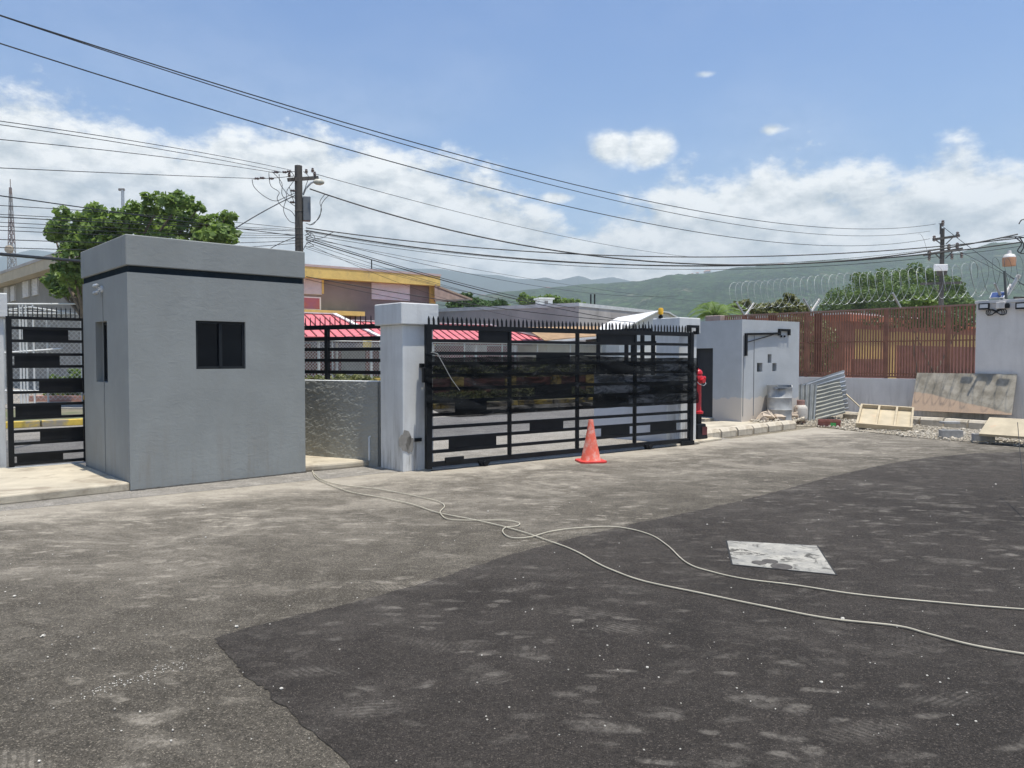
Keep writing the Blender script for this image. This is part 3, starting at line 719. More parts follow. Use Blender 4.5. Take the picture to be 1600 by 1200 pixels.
# right return wall behind the gate
WR = Line.two(P2b.at(P2b.s(1025, 560)), P2b.at(2.1)); 
e0 = Vector(P2b.at(.3)); e1 = G(928, 683); WR = Line.two(e0, e1.xy); wr = (e1.xy - e0).length
zr_ = WR.z(935, 587)
m_ret = plaster('return_wall_plaster', (.60, .62, .65))
low2 = thing('low_wall', 'smooth pale low wall running from the right gate pillar out to the street', 'wall', (WR.o.x, WR.o.y, 0), WR.a)
MB().box(0, wr, -.2, 0, 0, zr_).build('wall', m_ret, low2)
MB().box(0, wr, -.21, .01, zr_, zr_ + .02).build('coping', m_white, low2, bevel=.006)
zs2 = [WR.z(960, y) for y in (515, 536, 552.5, 570)]
rail_fence(WR, .3, wr, zr_ + .03, 'black rail fence on the pale low wall behind the right end of the gate', [(zs2[0] - .02, .06), (zs2[1], .06), (zs2[2], .05), (zs2[3], .05)], [.06, WR.s(1000) - .3, WR.s(985) - .3, WR.s(975) - .3, wr - .34], zs2[0] + .02, .11, -.09)

# ------------------------------------------------------------------ sliding gate
GA = GL.a
gate = thing('sliding_gate', 'wide black steel sliding gate with spikes and scattered solid panels', 'gate', (GL.o.x, GL.o.y, 0), GA)
LG = (Vector((3.43, 14.64)) - Vector((-1.25, 11.14))).length
rz = [.10, .285, .47, .64, .825, 1.02, 1.205, 1.40, 1.575, 1.725, 1.91, 2.105]
for i, z in enumerate(rz):
    hh = .075 if i in (0, 11) else .048
    MB().box(.085, LG - .09, -.022, .022, z - hh / 2, z + hh / 2).build('rail', m_black, gate)
MB().box(0, .085, -.04, .04, .04, 2.145).build('stile', m_black, gate, bevel=.004)
MB().box(LG - .09, LG, -.04, .04, .09, 2.145).build('stile', m_black, gate, bevel=.004)
for px in (796, 902, 992):
    x = GL.s(px); MB().box(x - .02, x + .02, -.031, .031, .14, 2.067).build('post', m_black, gate)
def panel(x0, x1, i): 
    a, b_ = GL.s(x0), GL.s(x1); MB().box(a, b_, -.008, .008, rz[i] + .02, rz[i + 1] - .02).build('panel', m_black, gate)
for a in ((748, 796, 10), (937, 990, 10), (828, 880, 2), (701, 775, 1), (940, 984, 1), (1017, 1057, 1), (711, 760, 4), (927, 982, 4), (836, 893, 5), (1016, 1067, 5), (838, 890, 8), (937, 990, 7)): panel(*a)
nsp = 71; sp0 = None
for i in range(nsp):
    x = .06 + i * (LG - .1) / (nsp - 1)
    if sp0 is None:
        sp0 = MB(); q_ = 2.143
        sp0.pgon([(-.016, 0, 0), (.016, 0, 0), (.016, 0, .06), (.013, 0, .085), (-.004, 0, .125), (-.018, 0, .085), (-.018, 0, .06)], (0, .010, 0)); sp0 = sp0.build('spike', m_black, gate); sp0.location = (x, 0, q_)
    else:
        c = sp0.copy(); COL.objects.link(c); c.parent = gate; c.location.x = x; c.rotation_euler.y = random.uniform(-.08, .08)
for px in (755, 1013):
    x = GL.s(px)
    wh = MB(); wh.pgon([(x - .12, -.05, .10), (x + .12, -.05, .10), (x + .05, -.05, .012), (x - .05, -.05, .012)], (0, .08, 0)); wo = wh.build('wheel_housing', m_black, gate)
    MB().lathe([(.035, -.012), (.04, 0), (.035, .012)], 16, (x, -.06, .05), 'y').build('wheel', m_black, wo, smooth=True)
MB().box(.30, .62, -.06, -.03, .12, .19).build('latch_plate', m_black, gate)
MB().box(LG - .35, LG + .02, -.05, .05, .02, .088).build('end_shoe', m_black, gate)
MB().box(-.05, 0, -.03, .03, 1.30, 1.52).build('lock_box', m_black, gate, bevel=.005)
# dirty ground rail
o = MB().box(.1, LG + .2, -.03, .03, .004, .012).build('gate_rail', m_black, loc=(*GL.at(0), 0), rotz=GA); tag(o, 'flat dark rail on the ground under the sliding gate', 'rail')
o = MB().cbox((0, 0, 0), (.12, .02, .05)).build('bolt_keeper', m_black, loc=(*P1.at(P1.s(652), -.012), P1.z(652, 687)), rotz=P1.a); tag(o, 'small black bolt keeper fixed low on the left gate pillar', 'bolt')
o = MB().cbox((0, 0, 0), (.10, .05, .06)).lathe([(.015, -.09), (.015, 0)], 8, (-.02, -.02, 0)).build('padlock_latch', m_black, loc=(*P1.at(P1.s(659), -.03), P1.z(659, 571)), rotz=P1.a); tag(o, 'black latch with hanging pin on the left gate pillar', 'latch')
# shade cloth
m, t, b = newmat('shade_cloth'); v = coord(t)
b.inputs['Base Color'].default_value = (.022, .024, .026, 1); b.inputs['Roughness'].default_value = .5
t.links.new(mixc(t, smooth(t, nz(t, v, 7, 6, .7), .58, .72), (.006, .007, .008), (.05, .05, .05)), b.inputs['Base Color']); b.inputs['Specular IOR Level'].default_value = .08; b.inputs['Roughness'].default_value = .8
tr = N(t, 'ShaderNodeBsdfTransparent'); mx = N(t, 'ShaderNodeMixShader')
t.links.new(smooth(t, nz(t, coord(t, 'Object', (.7, 1, 3.2)), 2.6, 9, .7, 1.2), .36, .60, .80, .985), mx.inputs[0])
t.links.new(tr.outputs[0], mx.inputs[1]); t.links.new(b.outputs[0], mx.inputs[2]); t.links.new(mx.outputs[0], t.nodes['Material Output'].inputs[0])
bump(t, b, nz(t, v, 30, 3), .3, .004)
mb = MB(); nx, nz_ = 150, 26; topc = [(660, 1.72), (690, 1.66), (760, 1.68), (850, 1.66), (902, 1.70), (990, 1.66), (1075, 1.66), (1092, 1.66)]; botc = [(660, .96), (690, .80), (730, .775), (800, .79), (902, .80), (990, .80), (1060, .80), (1092, .80)]
for i in range(nx + 1):
    x = -.06 + (LG + .10) * i / nx; P = GL.at(x); px = 800 + FPX * P[0] / P[1]
    zt_, zb_2 = interp(topc, px), interp(botc, px)
    for j in range(nz_ + 1):
        q = j / nz_; z = zb_2 + (zt_ - zb_2) * q
        wv = mnoise.noise(Vector((x * 1.2, z * 3.5 + x * .4, 3))) * .055 + mnoise.noise(Vector((x * 5, z * 9, 7))) * .012 + mnoise.noise(Vector((x * 2 + z * 6, z * 2, 9))) * .02
        mb.v.append((x, -.085 - abs(wv) * 1.3, z + mnoise.noise(Vector((x * 3, 0, q))) * .012))
for i in range(nx):
    for j in range(nz_):
        a = i * (nz_ + 1) + j; mb.f.append((a, a + nz_ + 1, a + nz_ + 2, a + 1))
o = mb.build('shade_cloth', m, smooth=True, loc=(*GL.at(0), 0), rotz=GA); tag(o, 'torn black shade cloth tied along the middle of the sliding gate', 'shade cloth')
# ragged folded strips and dusty specks on the cloth
m_dust = M('cloth_dust', (.35, .36, .35), .9)
o = MB().tube([(.03, -.10, 1.74), (.12, -.13, 1.72), (.35, -.14, 1.35), (.5, -.13, 1.18)], [.004, .006, .005, .003], 5).build('tie_string', m_dust, loc=(*GL.at(0), 0), rotz=GA); tag(o, 'pale tie string hanging over the left end of the shade cloth', 'string')

# ------------------------------------------------------------------ pedestrian gate
PG = Line.two(G(14, 733, .10).xy, G(139, 723, .10).xy); Lp = (G(14, 733, .10) - G(139, 723, .10)).length
pg = thing('pedestrian_gate', 'narrow black pedestrian gate with solid panels between pillar and grey booth', 'gate', (PG.o.x, PG.o.y, 0), PG.a)
zf = lambda y: 2.24 - (y - 150) * (2.13 / 745)
sx = lambda x: PG.s(x * .3084)
MB().box(0, .065, -.03, .03, .125, 2.24).build('stile', m_black, pg); MB().box(Lp - .065, Lp, -.03, .03, .125, 2.24).build('stile', m_black, pg)
prs = [157, 207, 270, 337, 397, 464, 524, 586, 652, 716, 777, 832, 878]
for i, y in enumerate(prs): MB().box(.065, Lp - .065, -.022, .022, zf(y) - .02, zf(y) + .02).build('rail', m_black, pg)
for (a, b_, i) in ((118, 348, 1), (72, 302, 3), (195, 415, 5), (72, 305, 7), (195, 415, 9), (75, 310, 11)):
    MB().box(max(.064, sx(a)), min(Lp - .064, sx(b_)), -.008, .008, zf(prs[i + 1]) + .015, zf(prs[i]) - .015).build('panel', m_black, pg)
s0 = None
for i in range(17):
    x = .03 + i * (Lp - .06) / 16
    if s0 is None: s0 = MB().tube([(0, 0, 2.241), (0, 0, 2.36), (0, 0, 2.39)], [.007, .007, .001], 6).build('spike', m_black, pg); s0.location.x = x
    else: c = s0.copy(); COL.objects.link(c); c.parent = pg; c.location.x = x
o = MB().cbox((0, 0, 0), (.07, .03, .065)).build('padlock', M('brass', (.45, .30, .10), .35, metal=.8), bevel=.006, loc=(*PG.at(Lp - .04, -.06), zf(557)), rotz=PG.a)
MB().tube([(-.022, 0, .03), (-.022, 0, .055), (0, 0, .075), (.022, 0, .055), (.022, 0, .03)], .006, 8).build('shackle', m_galv, o, smooth=True)
tag(o, 'brass padlock hanging on the right edge of the pedestrian gate', 'padlock')
o = MB().box(.0, Lp, -.05, .05, .112, .122).build('threshold', m_lampw, loc=(*PG.at(0), 0), rotz=PG.a); tag(o, 'pale metal threshold strip under the pedestrian gate', 'threshold')

# ------------------------------------------------------------------ boundary wall, bar fence, razor wire on the right
m_bwall = plaster('boundary_plaster', (.68, .65, .61), 1.0, grime=.5)
m_rust = M('rust_brown_paint', (.26, .112, .065), .6, .22, 3, .2, .003, 30)
m_rust2 = M('rust_brown_plate', (.20, .07, .045), .65, .25, 2)
sL, sR = BL.s(1120), BL.s(1524)
sW = BL.s(1524); zlow = BL.z(1445, 592.5); zf_top = BL.z(1445, 479)
lw = MB().box(0, sW - sL, 0, .2, 0, zlow).build('boundary_wall', m_bwall, loc=(*BL.at(sL), 0), rotz=BL.a, bevel=.01); tag(lw, 'low grey boundary wall under the rust coloured bar fence', 'wall')
zhi = BL.z(1550, 469)
hw = thing('tall_wall', 'tall stained grey wall at the right edge with floodlights on it', 'wall', (*BL.at(sW), 0), BL.a)
MB().box(.003, 5.0, -.02, .24, 0, zhi - .09).build('wall', m_bwall, hw); MB().box(-.03, 5.0, -.04, .26, zhi - .09, zhi).build('coping', m_bwall, hw, bevel=.01)
bf = thing('bar_fence', 'long rust brown fence of close upright bars on the low boundary wall', 'fence', (*BL.at(sL, .10), 0), BL.a)
LF = sW - sL
def bars(x0, x1, name='bar_panel', pitch=.078, wdt=.042, z0=zlow + .06, z1=zf_top - .03, mat=m_rust):
    mb = MB(); n = int((x1 - x0) / pitch)
    for i in range(n):
        x = x0 + (i + .5) * (x1 - x0) / n; mb.box(x - wdt / 2, x + wdt / 2, -.013, .013, z0, z1)
    mb.build(name, mat, bf)
seg = [0] + [BL.s(x) - sL for x in (1163, 1258, 1384, 1405)] + [LF]
ps = [BL.s(x) - sL for x in (1160, 1258, 1383, 1480)]
for a, b_ in zip([0] + ps, ps + [LF]): bars(a + .05, b_ - .04)
for p in ps: MB().box(p - .04, p + .04, -.035, .035, zlow, zf_top - .026).build('post', m_rust, bf)
for (x0, x1) in ((1168, 1172), (1196, 1210), (1270, 1282)):
    a, b_ = BL.s(x0) - sL, BL.s(x1) - sL; MB().box(a, b_, .014, .022, zlow + .1, zf_top - .05).build('plate', m_rust2, bf)
MB().box(-.05, LF, -.025, .025, zf_top - .026, zf_top + .02).build('top_rail', M('top_rail_paint', (.30, .17, .13), .6), bf)
MB().box(0, LF, -.02, .02, zlow + .03, zlow + .07).build('bottom_rail', m_rust, bf)
zmid = BL.z(1400, 533); MB().box(0, LF, -.024, -.014, zmid - .018, zmid + .018).build('middle_rail', m_rust, bf)
zm2 = BL.z(1400, 584); MB().box(0, LF, -.024, -.014, zm2 - .015, zm2 + .015).build('middle_rail', m_rust, bf)
# block pillar at the far end of the fence
o = MB().box(-.35, .25, -.2, .3, 0, zf_top + .02).build('end_pillar', M('pinkish_block', (.36, .27, .24), .9, .15, 5, .4, .006, 30), loc=(*BL.at(sL), 0), rotz=BL.a, bevel=.02)
tag(o, 'pinkish block pillar at the far left end of the bar fence', 'pillar')
# wire support arms
arm_px = [(1160, 1), (1162, -1), (1264, -1), (1265, 1), (1404, 1), (1562, -1), (1563, 1)]
for i, (px, sg) in enumerate(arm_px):
    s = BL.s(px); P0 = Vector((*BL.at(s, .1), (zf_top if px < 1520 else zhi) + .0))
    nrm = Vector((-BL.d.y, BL.d.x, 0))
    o = MB().beam((0, 0, 0), tuple((-nrm * sg * .34 + Vector((0, 0, .42)) + Vector((BL.d.x, BL.d.y, 0)) * .10 * -sg)), .045, .045).build('wire_arm', m_galv if sg > 0 else m_bwall, loc=P0)
    tag(o, ['pale slanted razor wire arm at the far left end of the fence', 'dark slanted razor wire arm at the far left end of the fence', 'dark arm of the middle pair holding the razor wire', 'pale arm of the middle pair holding the razor wire', 'lone pale slanted wire arm above the right half of the bar fence', 'dark slanted wire arm on top of the tall right wall', 'pale slanted wire arm on top of the tall right wall'][i], 'wire arm', 'slanted arms holding the razor wire')
# concertina coils
def coil(s0, s1, zc, r, loops, off, seed):
    rnd = random.Random(seed); pts = []; n = loops * 22
    for i in range(n + 1):
        a = i / 22 * 2 * math.pi; q = i / n
        s = s0 + (s1 - s0) * q + .03 * math.sin(a * 2 + .7)
        rr = r * (1 + .10 * mnoise.noise(Vector((q * 9, seed, 0))))
        P = BL.at(s, off + rr * math.cos(a)); pts.append((P[0], P[1], zc(q) + rr * math.sin(a) + .03 * mnoise.noise(Vector((q * 30, 0, seed)))))
    mb = MB().tube(pts, .0050, 4)
    for i in range(0, n, 2):   # barbs
        p = Vector(pts[i]); d = Vector(pts[min(i + 1, n)]) - p
        if d.length < 1e-5: continue
        d.normalize(); u = d.orthogonal().normalized()
        mb.add([p + d * .02, p + u * .022, p - d * .02, p - u * .022], [(0, 1, 2, 3)])
    return mb
m_wire = M('razor_wire_steel', (.44, .46, .45), .6, .1, 5, metal=.2)
zA = BL.z(1160, 456); zB = BL.z(1400, 446)
c_ = coil(BL.s(1143), BL.s(1530), lambda q: zf_top + .66, .46, 33, .1, 3).build('razor_wire', m_wire); tag(c_, 'long pale coil of razor wire running above the bar fence', 'razor wire')
c_ = coil(BL.s(1512), BL.s(1680), lambda q: zhi + .66, .46, 9, .1, 8).build('razor_wire', M('dark_wire', (.10, .11, .11), .5, metal=.4)); tag(c_, 'dark tangled coil of razor wire above the tall right wall', 'razor wire')
# floodlights, solar panel, camera arm on the tall wall
def fl(px, py, label):
    s, z = BL.sz(px, py); o = thing('floodlight', label, 'floodlight', (*BL.at(s, -.12), z), BL.a)
    MB().box(-.13, .13, -.03, .03, -.085, .085).build('housing', m_black, o, bevel=.01)
    MB().box(-.095, .095, -.036, -.031, -.045, .055).build('lens', m_lampw, o)
    MB().tube([(-.06, .03, 0), (-.06, .08, .05), (.06, .08, .05), (.06, .03, 0)], .01, 6).build('bracket', m_black, o)
fl(1540, 479, 'black framed floodlight on the tall right wall, left of the tangled cables'); fl(1598, 478, 'black framed floodlight cut by the right edge of the view')
s, z = BL.sz(1567, 477); o = thing('junction_box', 'grey junction box with black plug between the two floodlights', 'junction box', (*BL.at(s, -.07), z), BL.a)
MB().box(-.13, .08, -.05, .03, -.09, .08).build('box', m_bwall, o, bevel=.008); MB().lathe([(.05, -.06), (.06, 0), (.045, .06)], 16, (.13, -.03, -.02)).build('plug', m_black, o, smooth=True)
rnd = random.Random(4); mb = MB(); s0 = BL.s(1556); 
for q in range(3):
    pts = []
    for i in range(14):
        a = i / 13 * 2 * math.pi * 1.0; pts.append(Vector((*BL.at(s0 + .24 * math.sin(a + q * .4) * (1 - .2 * q), -.05 - .01 * q), BL.z(1556, 488) + .08 * math.sin(2 * a + q))))
    mb.tube(pts, .010, 6)
tag(mb.build('cable_tangle', m_black, smooth=True), 'tangled black cable hanging under the junction box on the tall wall', 'cable')
P0 = Vector((*BL.at(BL.s(1556), .06), zhi)); o = thing('solar_panel', 'small blue solar panel standing on top of the tall right wall', 'solar panel', P0, BL.a)
MB().cbox((0, 0, .13), (.34, .02, .26), Matrix.Rotation(R(-50), 3, 'X')).build('frame', m_lampw, o)
MB().cbox((0, -.011, .138), (.30, .012, .22), Matrix.Rotation(R(-50), 3, 'X')).build('cells', M('solar_cells', (.05, .08, .2), .2), o)
MB().tube([(0, .05, 0), (0, .03, .12)], .012, 6).build('stand', m_galv, o)
P0 = Vector((*BL.at(BL.s(1569), .06), zhi)); o = thing('camera_mast', 'short mast with a white camera tilting up from the tall right wall', 'security camera', P0, BL.a)
MB().beam((0, 0, 0), (-.05, 0, .75), .07, .05).build('mast', M('weathered_mast', (.10, .11, .10), .8), o); MB().tube([(.04, 0, .12), (.2, -.05, .42), (.26, -.05, .55)], [.03, .045, .04], 10).build('camera', m_lampw, o, smooth=True)
MB().tube([(.26, -.05, .55), (.30, -.05, .62)], [.055, .05], 10).build('hood', m_bwall, o, smooth=True)
# ------------------------------------------------------------------ yard objects
# traffic cone
p = G(923, 722); o = thing('traffic_cone', 'faded orange traffic cone standing in front of the sliding gate', 'cone', (p.x, p.y, .004), .2)
m_cone = M('faded_orange', (.72, .13, .075), .6, .10, 5, dirt=(.68, .44, .37), dsc=7, dlo=.44, dhi=.70)
m_conet = M('cone_top', (.62, .05, .04), .5, .1, 5)
pr = [(.165, .03), (.158, .045), (.10, .30), (.062, .50)]; MB().lathe(pr, 28).build('body', m_cone, o, smooth=True)
MB().lathe([(.062, .50), (.040, .655), (.036, .672), (.026, .675), (.024, .65)], 28).build('tip', m_cone, o, smooth=True)
b_ = MB(); sq = [(.215, -.16), (.215, .16), (.16, .215), (-.16, .215), (-.215, .16), (-.215, -.16), (-.16, -.215), (.16, -.215)]; b_.prism(sq, 0, .032).build('base', m_conet, o, bevel=.006)
# red hydrant riser with its black box
p = G(1092, 690); hd = thing('hydrant', 'tall red standpipe hydrant rising from a black box at the right gate pillar', 'hydrant', (p.x, p.y + .12, .05), GA)
m_red = M('hydrant_red', (.50, .012, .022), .35, .12, 4, dirt=(.30, .02, .02), dsc=6)
MB().add([(-.16, -.14, 0), (.16, -.14, 0), (.16, .14, 0), (-.16, .14, 0), (-.125, -.11, .30), (.125, -.11, .30), (.125, .11, .30), (-.125, .11, .30)], [(0, 3, 2, 1), (4, 5, 6, 7), (0, 1, 5, 4), (1, 2, 6, 5), (2, 3, 7, 6), (3, 0, 4, 7)]).build('box', m_black, hd, bevel=.02)
MB().box(-.02, .13, -.137, -.128, .08, .24).build('box_plate', M('box_red_print', (.09, .015, .018), .5, .3), hd).rotation_euler.x = 0
MB().box(-.055, .055, -.055, .055, .30, .52).build('riser', m_black, hd)
MB().lathe([(.11, .50), (.11, .545), (.072, .56), (.068, .58), (.068, 1.12), (.085, 1.14), (.095, 1.17), (.095, 1.24), (.08, 1.27)], 28).build('barrel', m_red, hd, smooth=True)
MB().lathe([(.06, 1.27), (.092, 1.285), (.092, 1.30), (.085, 1.34), (.055, 1.375), (.022, 1.385), (.022, 1.40), (.008, 1.402)], 28).build('bonnet', m_red, hd, smooth=True)
for i, a in enumerate((R(200), R(-20), R(-90))):
    mb = MB(); c = Vector((math.cos(a), math.sin(a), 0)); z0 = 1.20 if i < 2 else 1.16
    mb.tube([c * .05 + Vector((0, 0, z0)), c * .125 + Vector((0, 0, z0)), c * .126 + Vector((0, 0, z0)), c * .155 + Vector((0, 0, z0))], [.042, .042, .052, .048], 16)
    oo = mb.build('outlet', m_red, hd, smooth=True)
MB().tube([(-.13, -.05, 1.17), (-.10, -.12, 1.09), (0, -.15, 1.06), (.10, -.12, 1.10), (.13, -.05, 1.17)], .007, 6).build('chain', m_galv, hd, smooth=True)
# concrete pad under it, chamfered kerb stones past it
pad = [S(Vector(G(1040, 697).xy).dot(SD), Vector(G(1040, 697).xy).dot(SN))]
q0 = Vector(G(1058, 698).xy); q1 = Vector(G(1128, 688).xy)
struct(MB().prism([tuple(q0), tuple(q1), tuple(q1 + SN * .55), tuple(q0 + SN * .55)], 0, .05).build('hydrant_pad', m_walk, bevel=.012))
k0 = Vector(G(1101, 688).xy); k1 = Vector(G(1245, 670).xy); kd = (k1 - k0); kl = kd.length; kd.normalize()
m_ks = M('kerb_stone', (.50, .44, .345), .9, .16, 3, .6, .008, 30, dirt=(.29, .24, .17), dsc=2.6, dlo=.48, dhi=.66)
nk = 6; src = None
klab = ['pale kerb stone nearest the red hydrant in the row before the pale booth', 'second kerb stone from the red hydrant, before the pale booth', 'third kerb stone from the red hydrant, before the pale booth corner', 'third kerb stone from the far end of the row, in front of the rubble', 'second last kerb stone of the row, in front of the steel drum', 'last kerb stone of the row, beside the gas cylinder']
ka = math.atan2(kd.y, kd.x)
for i in range(nk):
    L = kl / nk; P = k0 + kd * (i * L)
    if src is None:
        V = [(0, 0), (0, .26), (.17, .26), (.17, .07), (.12, 0)]
        src = MB().pgon([(0.012, y, z) for y, z in [(0, .0), (0, .13), (.06, .19), (.24, .19), (.24, 0)]], (L - .03, 0, 0)).build('kerb_stone', m_ks, bevel=.01); o = src
    else: o = src.copy(); COL.objects.link(o)
    o.location = (P.x, P.y, 0); o.rotation_euler = (0, random.uniform(-.006, .006), ka + random.uniform(-.015, .015)); tag(o, klab[i], 'kerb stone', 'kerb stones in front of the pale booth')
# floor behind the kerb
struct(MB().prism([tuple(k0 + kd * .05 + Vector((-kd.y, kd.x)) * .25), tuple(k1 + Vector((-kd.y, kd.x)) * .25), tuple(k1 + Vector((-kd.y, kd.x)) * 1.4), tuple(k0 + Vector((-kd.y, kd.x)) * 2.6)], 0, .12).build('booth_apron', m_walk))

def rock(mb, c, r, rnd, flat=.75):
    V = []; F = []; n = 7; m = 5
    off = Vector((rnd.uniform(-50, 50), rnd.uniform(-50, 50), 0))
    for i in range(m + 1):
        th = math.pi * i / m
        for j in range(n):
            ph = 2 * math.pi * j / n + i * .3; d = Vector((math.sin(th) * math.cos(ph), math.sin(th) * math.sin(ph), math.cos(th)))
            k = 1 + .62 * mnoise.noise(d * 1.5 + off) + .2 * mnoise.noise(d * 3.7 + off); V.append(Vector(c) + Vector((d.x * r * k, d.y * r * k, d.z * r * k * flat)))
    for i in range(m):
        for j in range(n): l = (j + 1) % n; F.append((i * n + j, (i + 1) * n + j, (i + 1) * n + l, i * n + l))
    mb.add(V, F)
m_rock = M('broken_concrete', (.46, .38, .30), .95, .22, 6, .6, .01, 30)
m_grav = M('gravel_mix', (.46, .41, .33), .95, .35, 14, .6, .006, 60)
rnd = random.Random(9)
for i, (px, py, r, lab) in enumerate([(1182, 655, .17, 'brown broken lump at the left end of the rubble heap'), (1192, 662, .15, 'pale lump at the front of the rubble heap'), (1206, 651, .20, 'largest white lump of the rubble heap, leaning on the steel drum'), (1176, 662, .10, 'small lump low on the left of the rubble heap'), (1203, 664, .12, 'flat lump in front of the largest rubble piece'), (1224, 657, .14, 'grey lump at the foot of the steel drum'), (1192, 650, .11, 'lump lying on top of the rubble heap')]):
    q_ = B2.at(B2.s(px), -(.22 + .012 * (py - 650) + (.1 if i in (1, 4) else 0))); P = Vector((q_[0], q_[1], 0)); mb = MB(); r *= 1.2; rock(mb, (0, 0, 0), r, rnd); o = mb.build('rubble_lump', m_rock, loc=(P.x, P.y, .12 + r * .45 + (.12 if i == 6 else 0))); tag(o, lab, 'rubble', 'rubble heap in front of the pale booth')
# steel drum, dented
P = Vector((*B2.at(B2.s(1200), -.34), .12)); dr = thing('steel_drum', 'dented silver steel drum standing against the pale booth', 'drum', (P.x, P.y, .12), 0)
mb = MB(); prof = [(.285, 0), (.295, .01), (.285, .03), (.285, .27), (.297, .285), (.285, .30), (.285, .56), (.297, .575), (.285, .59), (.285, .84), (.297, .86), (.297, .88), (.28, .88), (.275, .80)]
n = 40
for r, z in prof:
    for k_ in range(n):
        a = 2 * math.pi * k_ / n; dd = 0
        if z > .5: dd = -.10 * max(0, math.cos(a + 1.9)) ** 4 * min(1, (z - .5) / .3); 
        rr = r + dd + .012 * mnoise.noise(Vector((math.cos(a) * 3, math.sin(a) * 3, z * 5))); mb.v.append((rr * math.cos(a), rr * math.sin(a), z - (.05 if z > .8 and math.cos(a + 1.2) > .6 else 0)))
for i in range(len(prof) - 1):
    for k_ in range(n): l = (k_ + 1) % n; mb.f.append((i * n + k_, i * n + l, (i + 1) * n + l, (i + 1) * n + k_))
mb.f.append(tuple(range(n))[::-1])
mb.build('shell', M('drum_steel', (.33, .335, .33), .6, .2, 4, .25, .004, 10, metal=.12, dirt=(.36, .34, .30), dsc=3), dr, smooth=True)
MB().lathe([(.27, .79), (.0, .78)], 24).build('lid', m_dark, dr)
# gas cylinder
P = G(1254, 663); gc = thing('gas_cylinder', 'small white gas cylinder with rusty collar at the end of the kerb', 'gas cylinder', (P.x, P.y + .14, .02), 0)
m_gas = M('chipped_white_paint', (.50, .47, .42), .7, .10, 5, dirt=(.26, .19, .14), dsc=5, dlo=.48, dhi=.64)
MB().lathe([(.09, .03), (.13, .05), (.165, .09), (.17, .13), (.17, .36), (.155, .41), (.12, .45), (.06, .475)], 28).build('tank', m_gas, gc, smooth=True)
MB().lathe([(.115, 0), (.115, .05), (.105, .05), (.105, 0)], 24).build('foot_ring', M('rusty_steel', (.20, .11, .08), .8, .3, 8), gc, smooth=True)
MB().lathe([(.095, .46), (.095, .58), (.085, .585), (.085, .46)], 24).build('collar', M('rusty_pink', (.38, .22, .18), .8, .3, 8), gc, smooth=True)
MB().lathe([(.03, .46), (.03, .52), (.018, .53), (.02, .56)], 12).build('valve', M('brass', (.45, .30, .10), .35), gc, smooth=True)
# corrugated sheets leaning on the wall
def corr(tl, tr, br, bl, waves, amp, along_u, mat, label, thick=.004, seed=0):
    """sheet between four 3-D corners; ribs run along u (left-right) or v"""
    tl, tr, br, bl = map(Vector, (tl, tr, br, bl)); nr = (tr - tl).cross(bl - tl).normalized()
    nu, nv = (8, waves * 8) if along_u else (waves * 8, 8); mb = MB()
    for side in (0, thick):
        for i in range(nu + 1):
            for j in range(nv + 1):
                u = i / nu; v_ = j / nv; p = tl.lerp(tr, u).lerp(bl.lerp(br, u), v_); ph = (v_ if along_u else u) * waves * 2 * math.pi
                p = p + nr * (amp * math.sin(ph) + side + .015 * mnoise.noise(Vector((u * 2, v_ * 2, seed)))); mb.v.append(p)
    m_ = (nu + 1) * (nv + 1)
    for i in range(nu):
        for j in range(nv):
            a = i * (nv + 1) + j; f = (a, a + nv + 1, a + nv + 2, a + 1); mb.f.append(f[::-1]); mb.f.append(tuple(x + m_ for x in f))
    o = mb.build('corrugated_sheet', mat, smooth=True); tag(o, label, 'corrugated sheet', 'corrugated sheets leaning by the boundary wall'); return o
m_zinc = M('bright_zinc', (.55, .57, .58), .35, .12, 3, metal=.55)
m_zinc2 = M('dull_zinc', (.33, .325, .28), .8, .15, 5, metal=0, dirt=(.36, .35, .31), dsc=5)
m_zinc3 = M('dark_zinc', (.19, .20, .20), .6, .2, 3, metal=.3)
corr(A(1245, 602, 21.6), A(1319, 578, 20.9), A(1326, 640, 20.3), A(1250, 652, 21.1), 9, .028, True, m_zinc, 'bright wide corrugated zinc sheet behind the others, sloping over the low wall')
corr(A(1276, 602, 20.9), A(1312, 594, 20.5), A(1321, 645, 19.9), A(1274, 657, 20.2), 9, .022, True, m_zinc2, 'dull grey corrugated sheet with level ribs in front of the bright one')
corr(A(1247, 600, 20.6), A(1277, 601, 20.4), A(1273, 657, 19.7), A(1246, 660, 20.0), 4, .035, False, m_zinc3, 'dark ribbed sheet with upright ribs just behind the gas cylinder')
# red block bucket with green label
P = G(1298, 668); o = thing('red_crate', 'low red crate with a green patch lying by the corrugated sheets', 'crate', (P.x, P.y + .1, .01), -.3)
cr_ = MB(); cr_.box(-.24, .24, -.15, .15, 0, .02); cr_.box(-.24, .24, -.15, -.13, .02, .17); cr_.box(-.24, .24, .13, .15, .02, .17); cr_.box(-.24, -.22, -.13, .13, .02, .17); cr_.box(.22, .24, -.13, .13, .02, .17); cr_.box(-.25, .25, -.165, -.151, .12, .175)
cr_.build('crate', M('dusty_red', (.26, .10, .075), .85, .25, 5), o, bevel=.005); MB().box(.02, .14, -.158, -.152, .03, .11).build('green_patch', M('green_label', (.08, .42, .10), .6, .1), o)
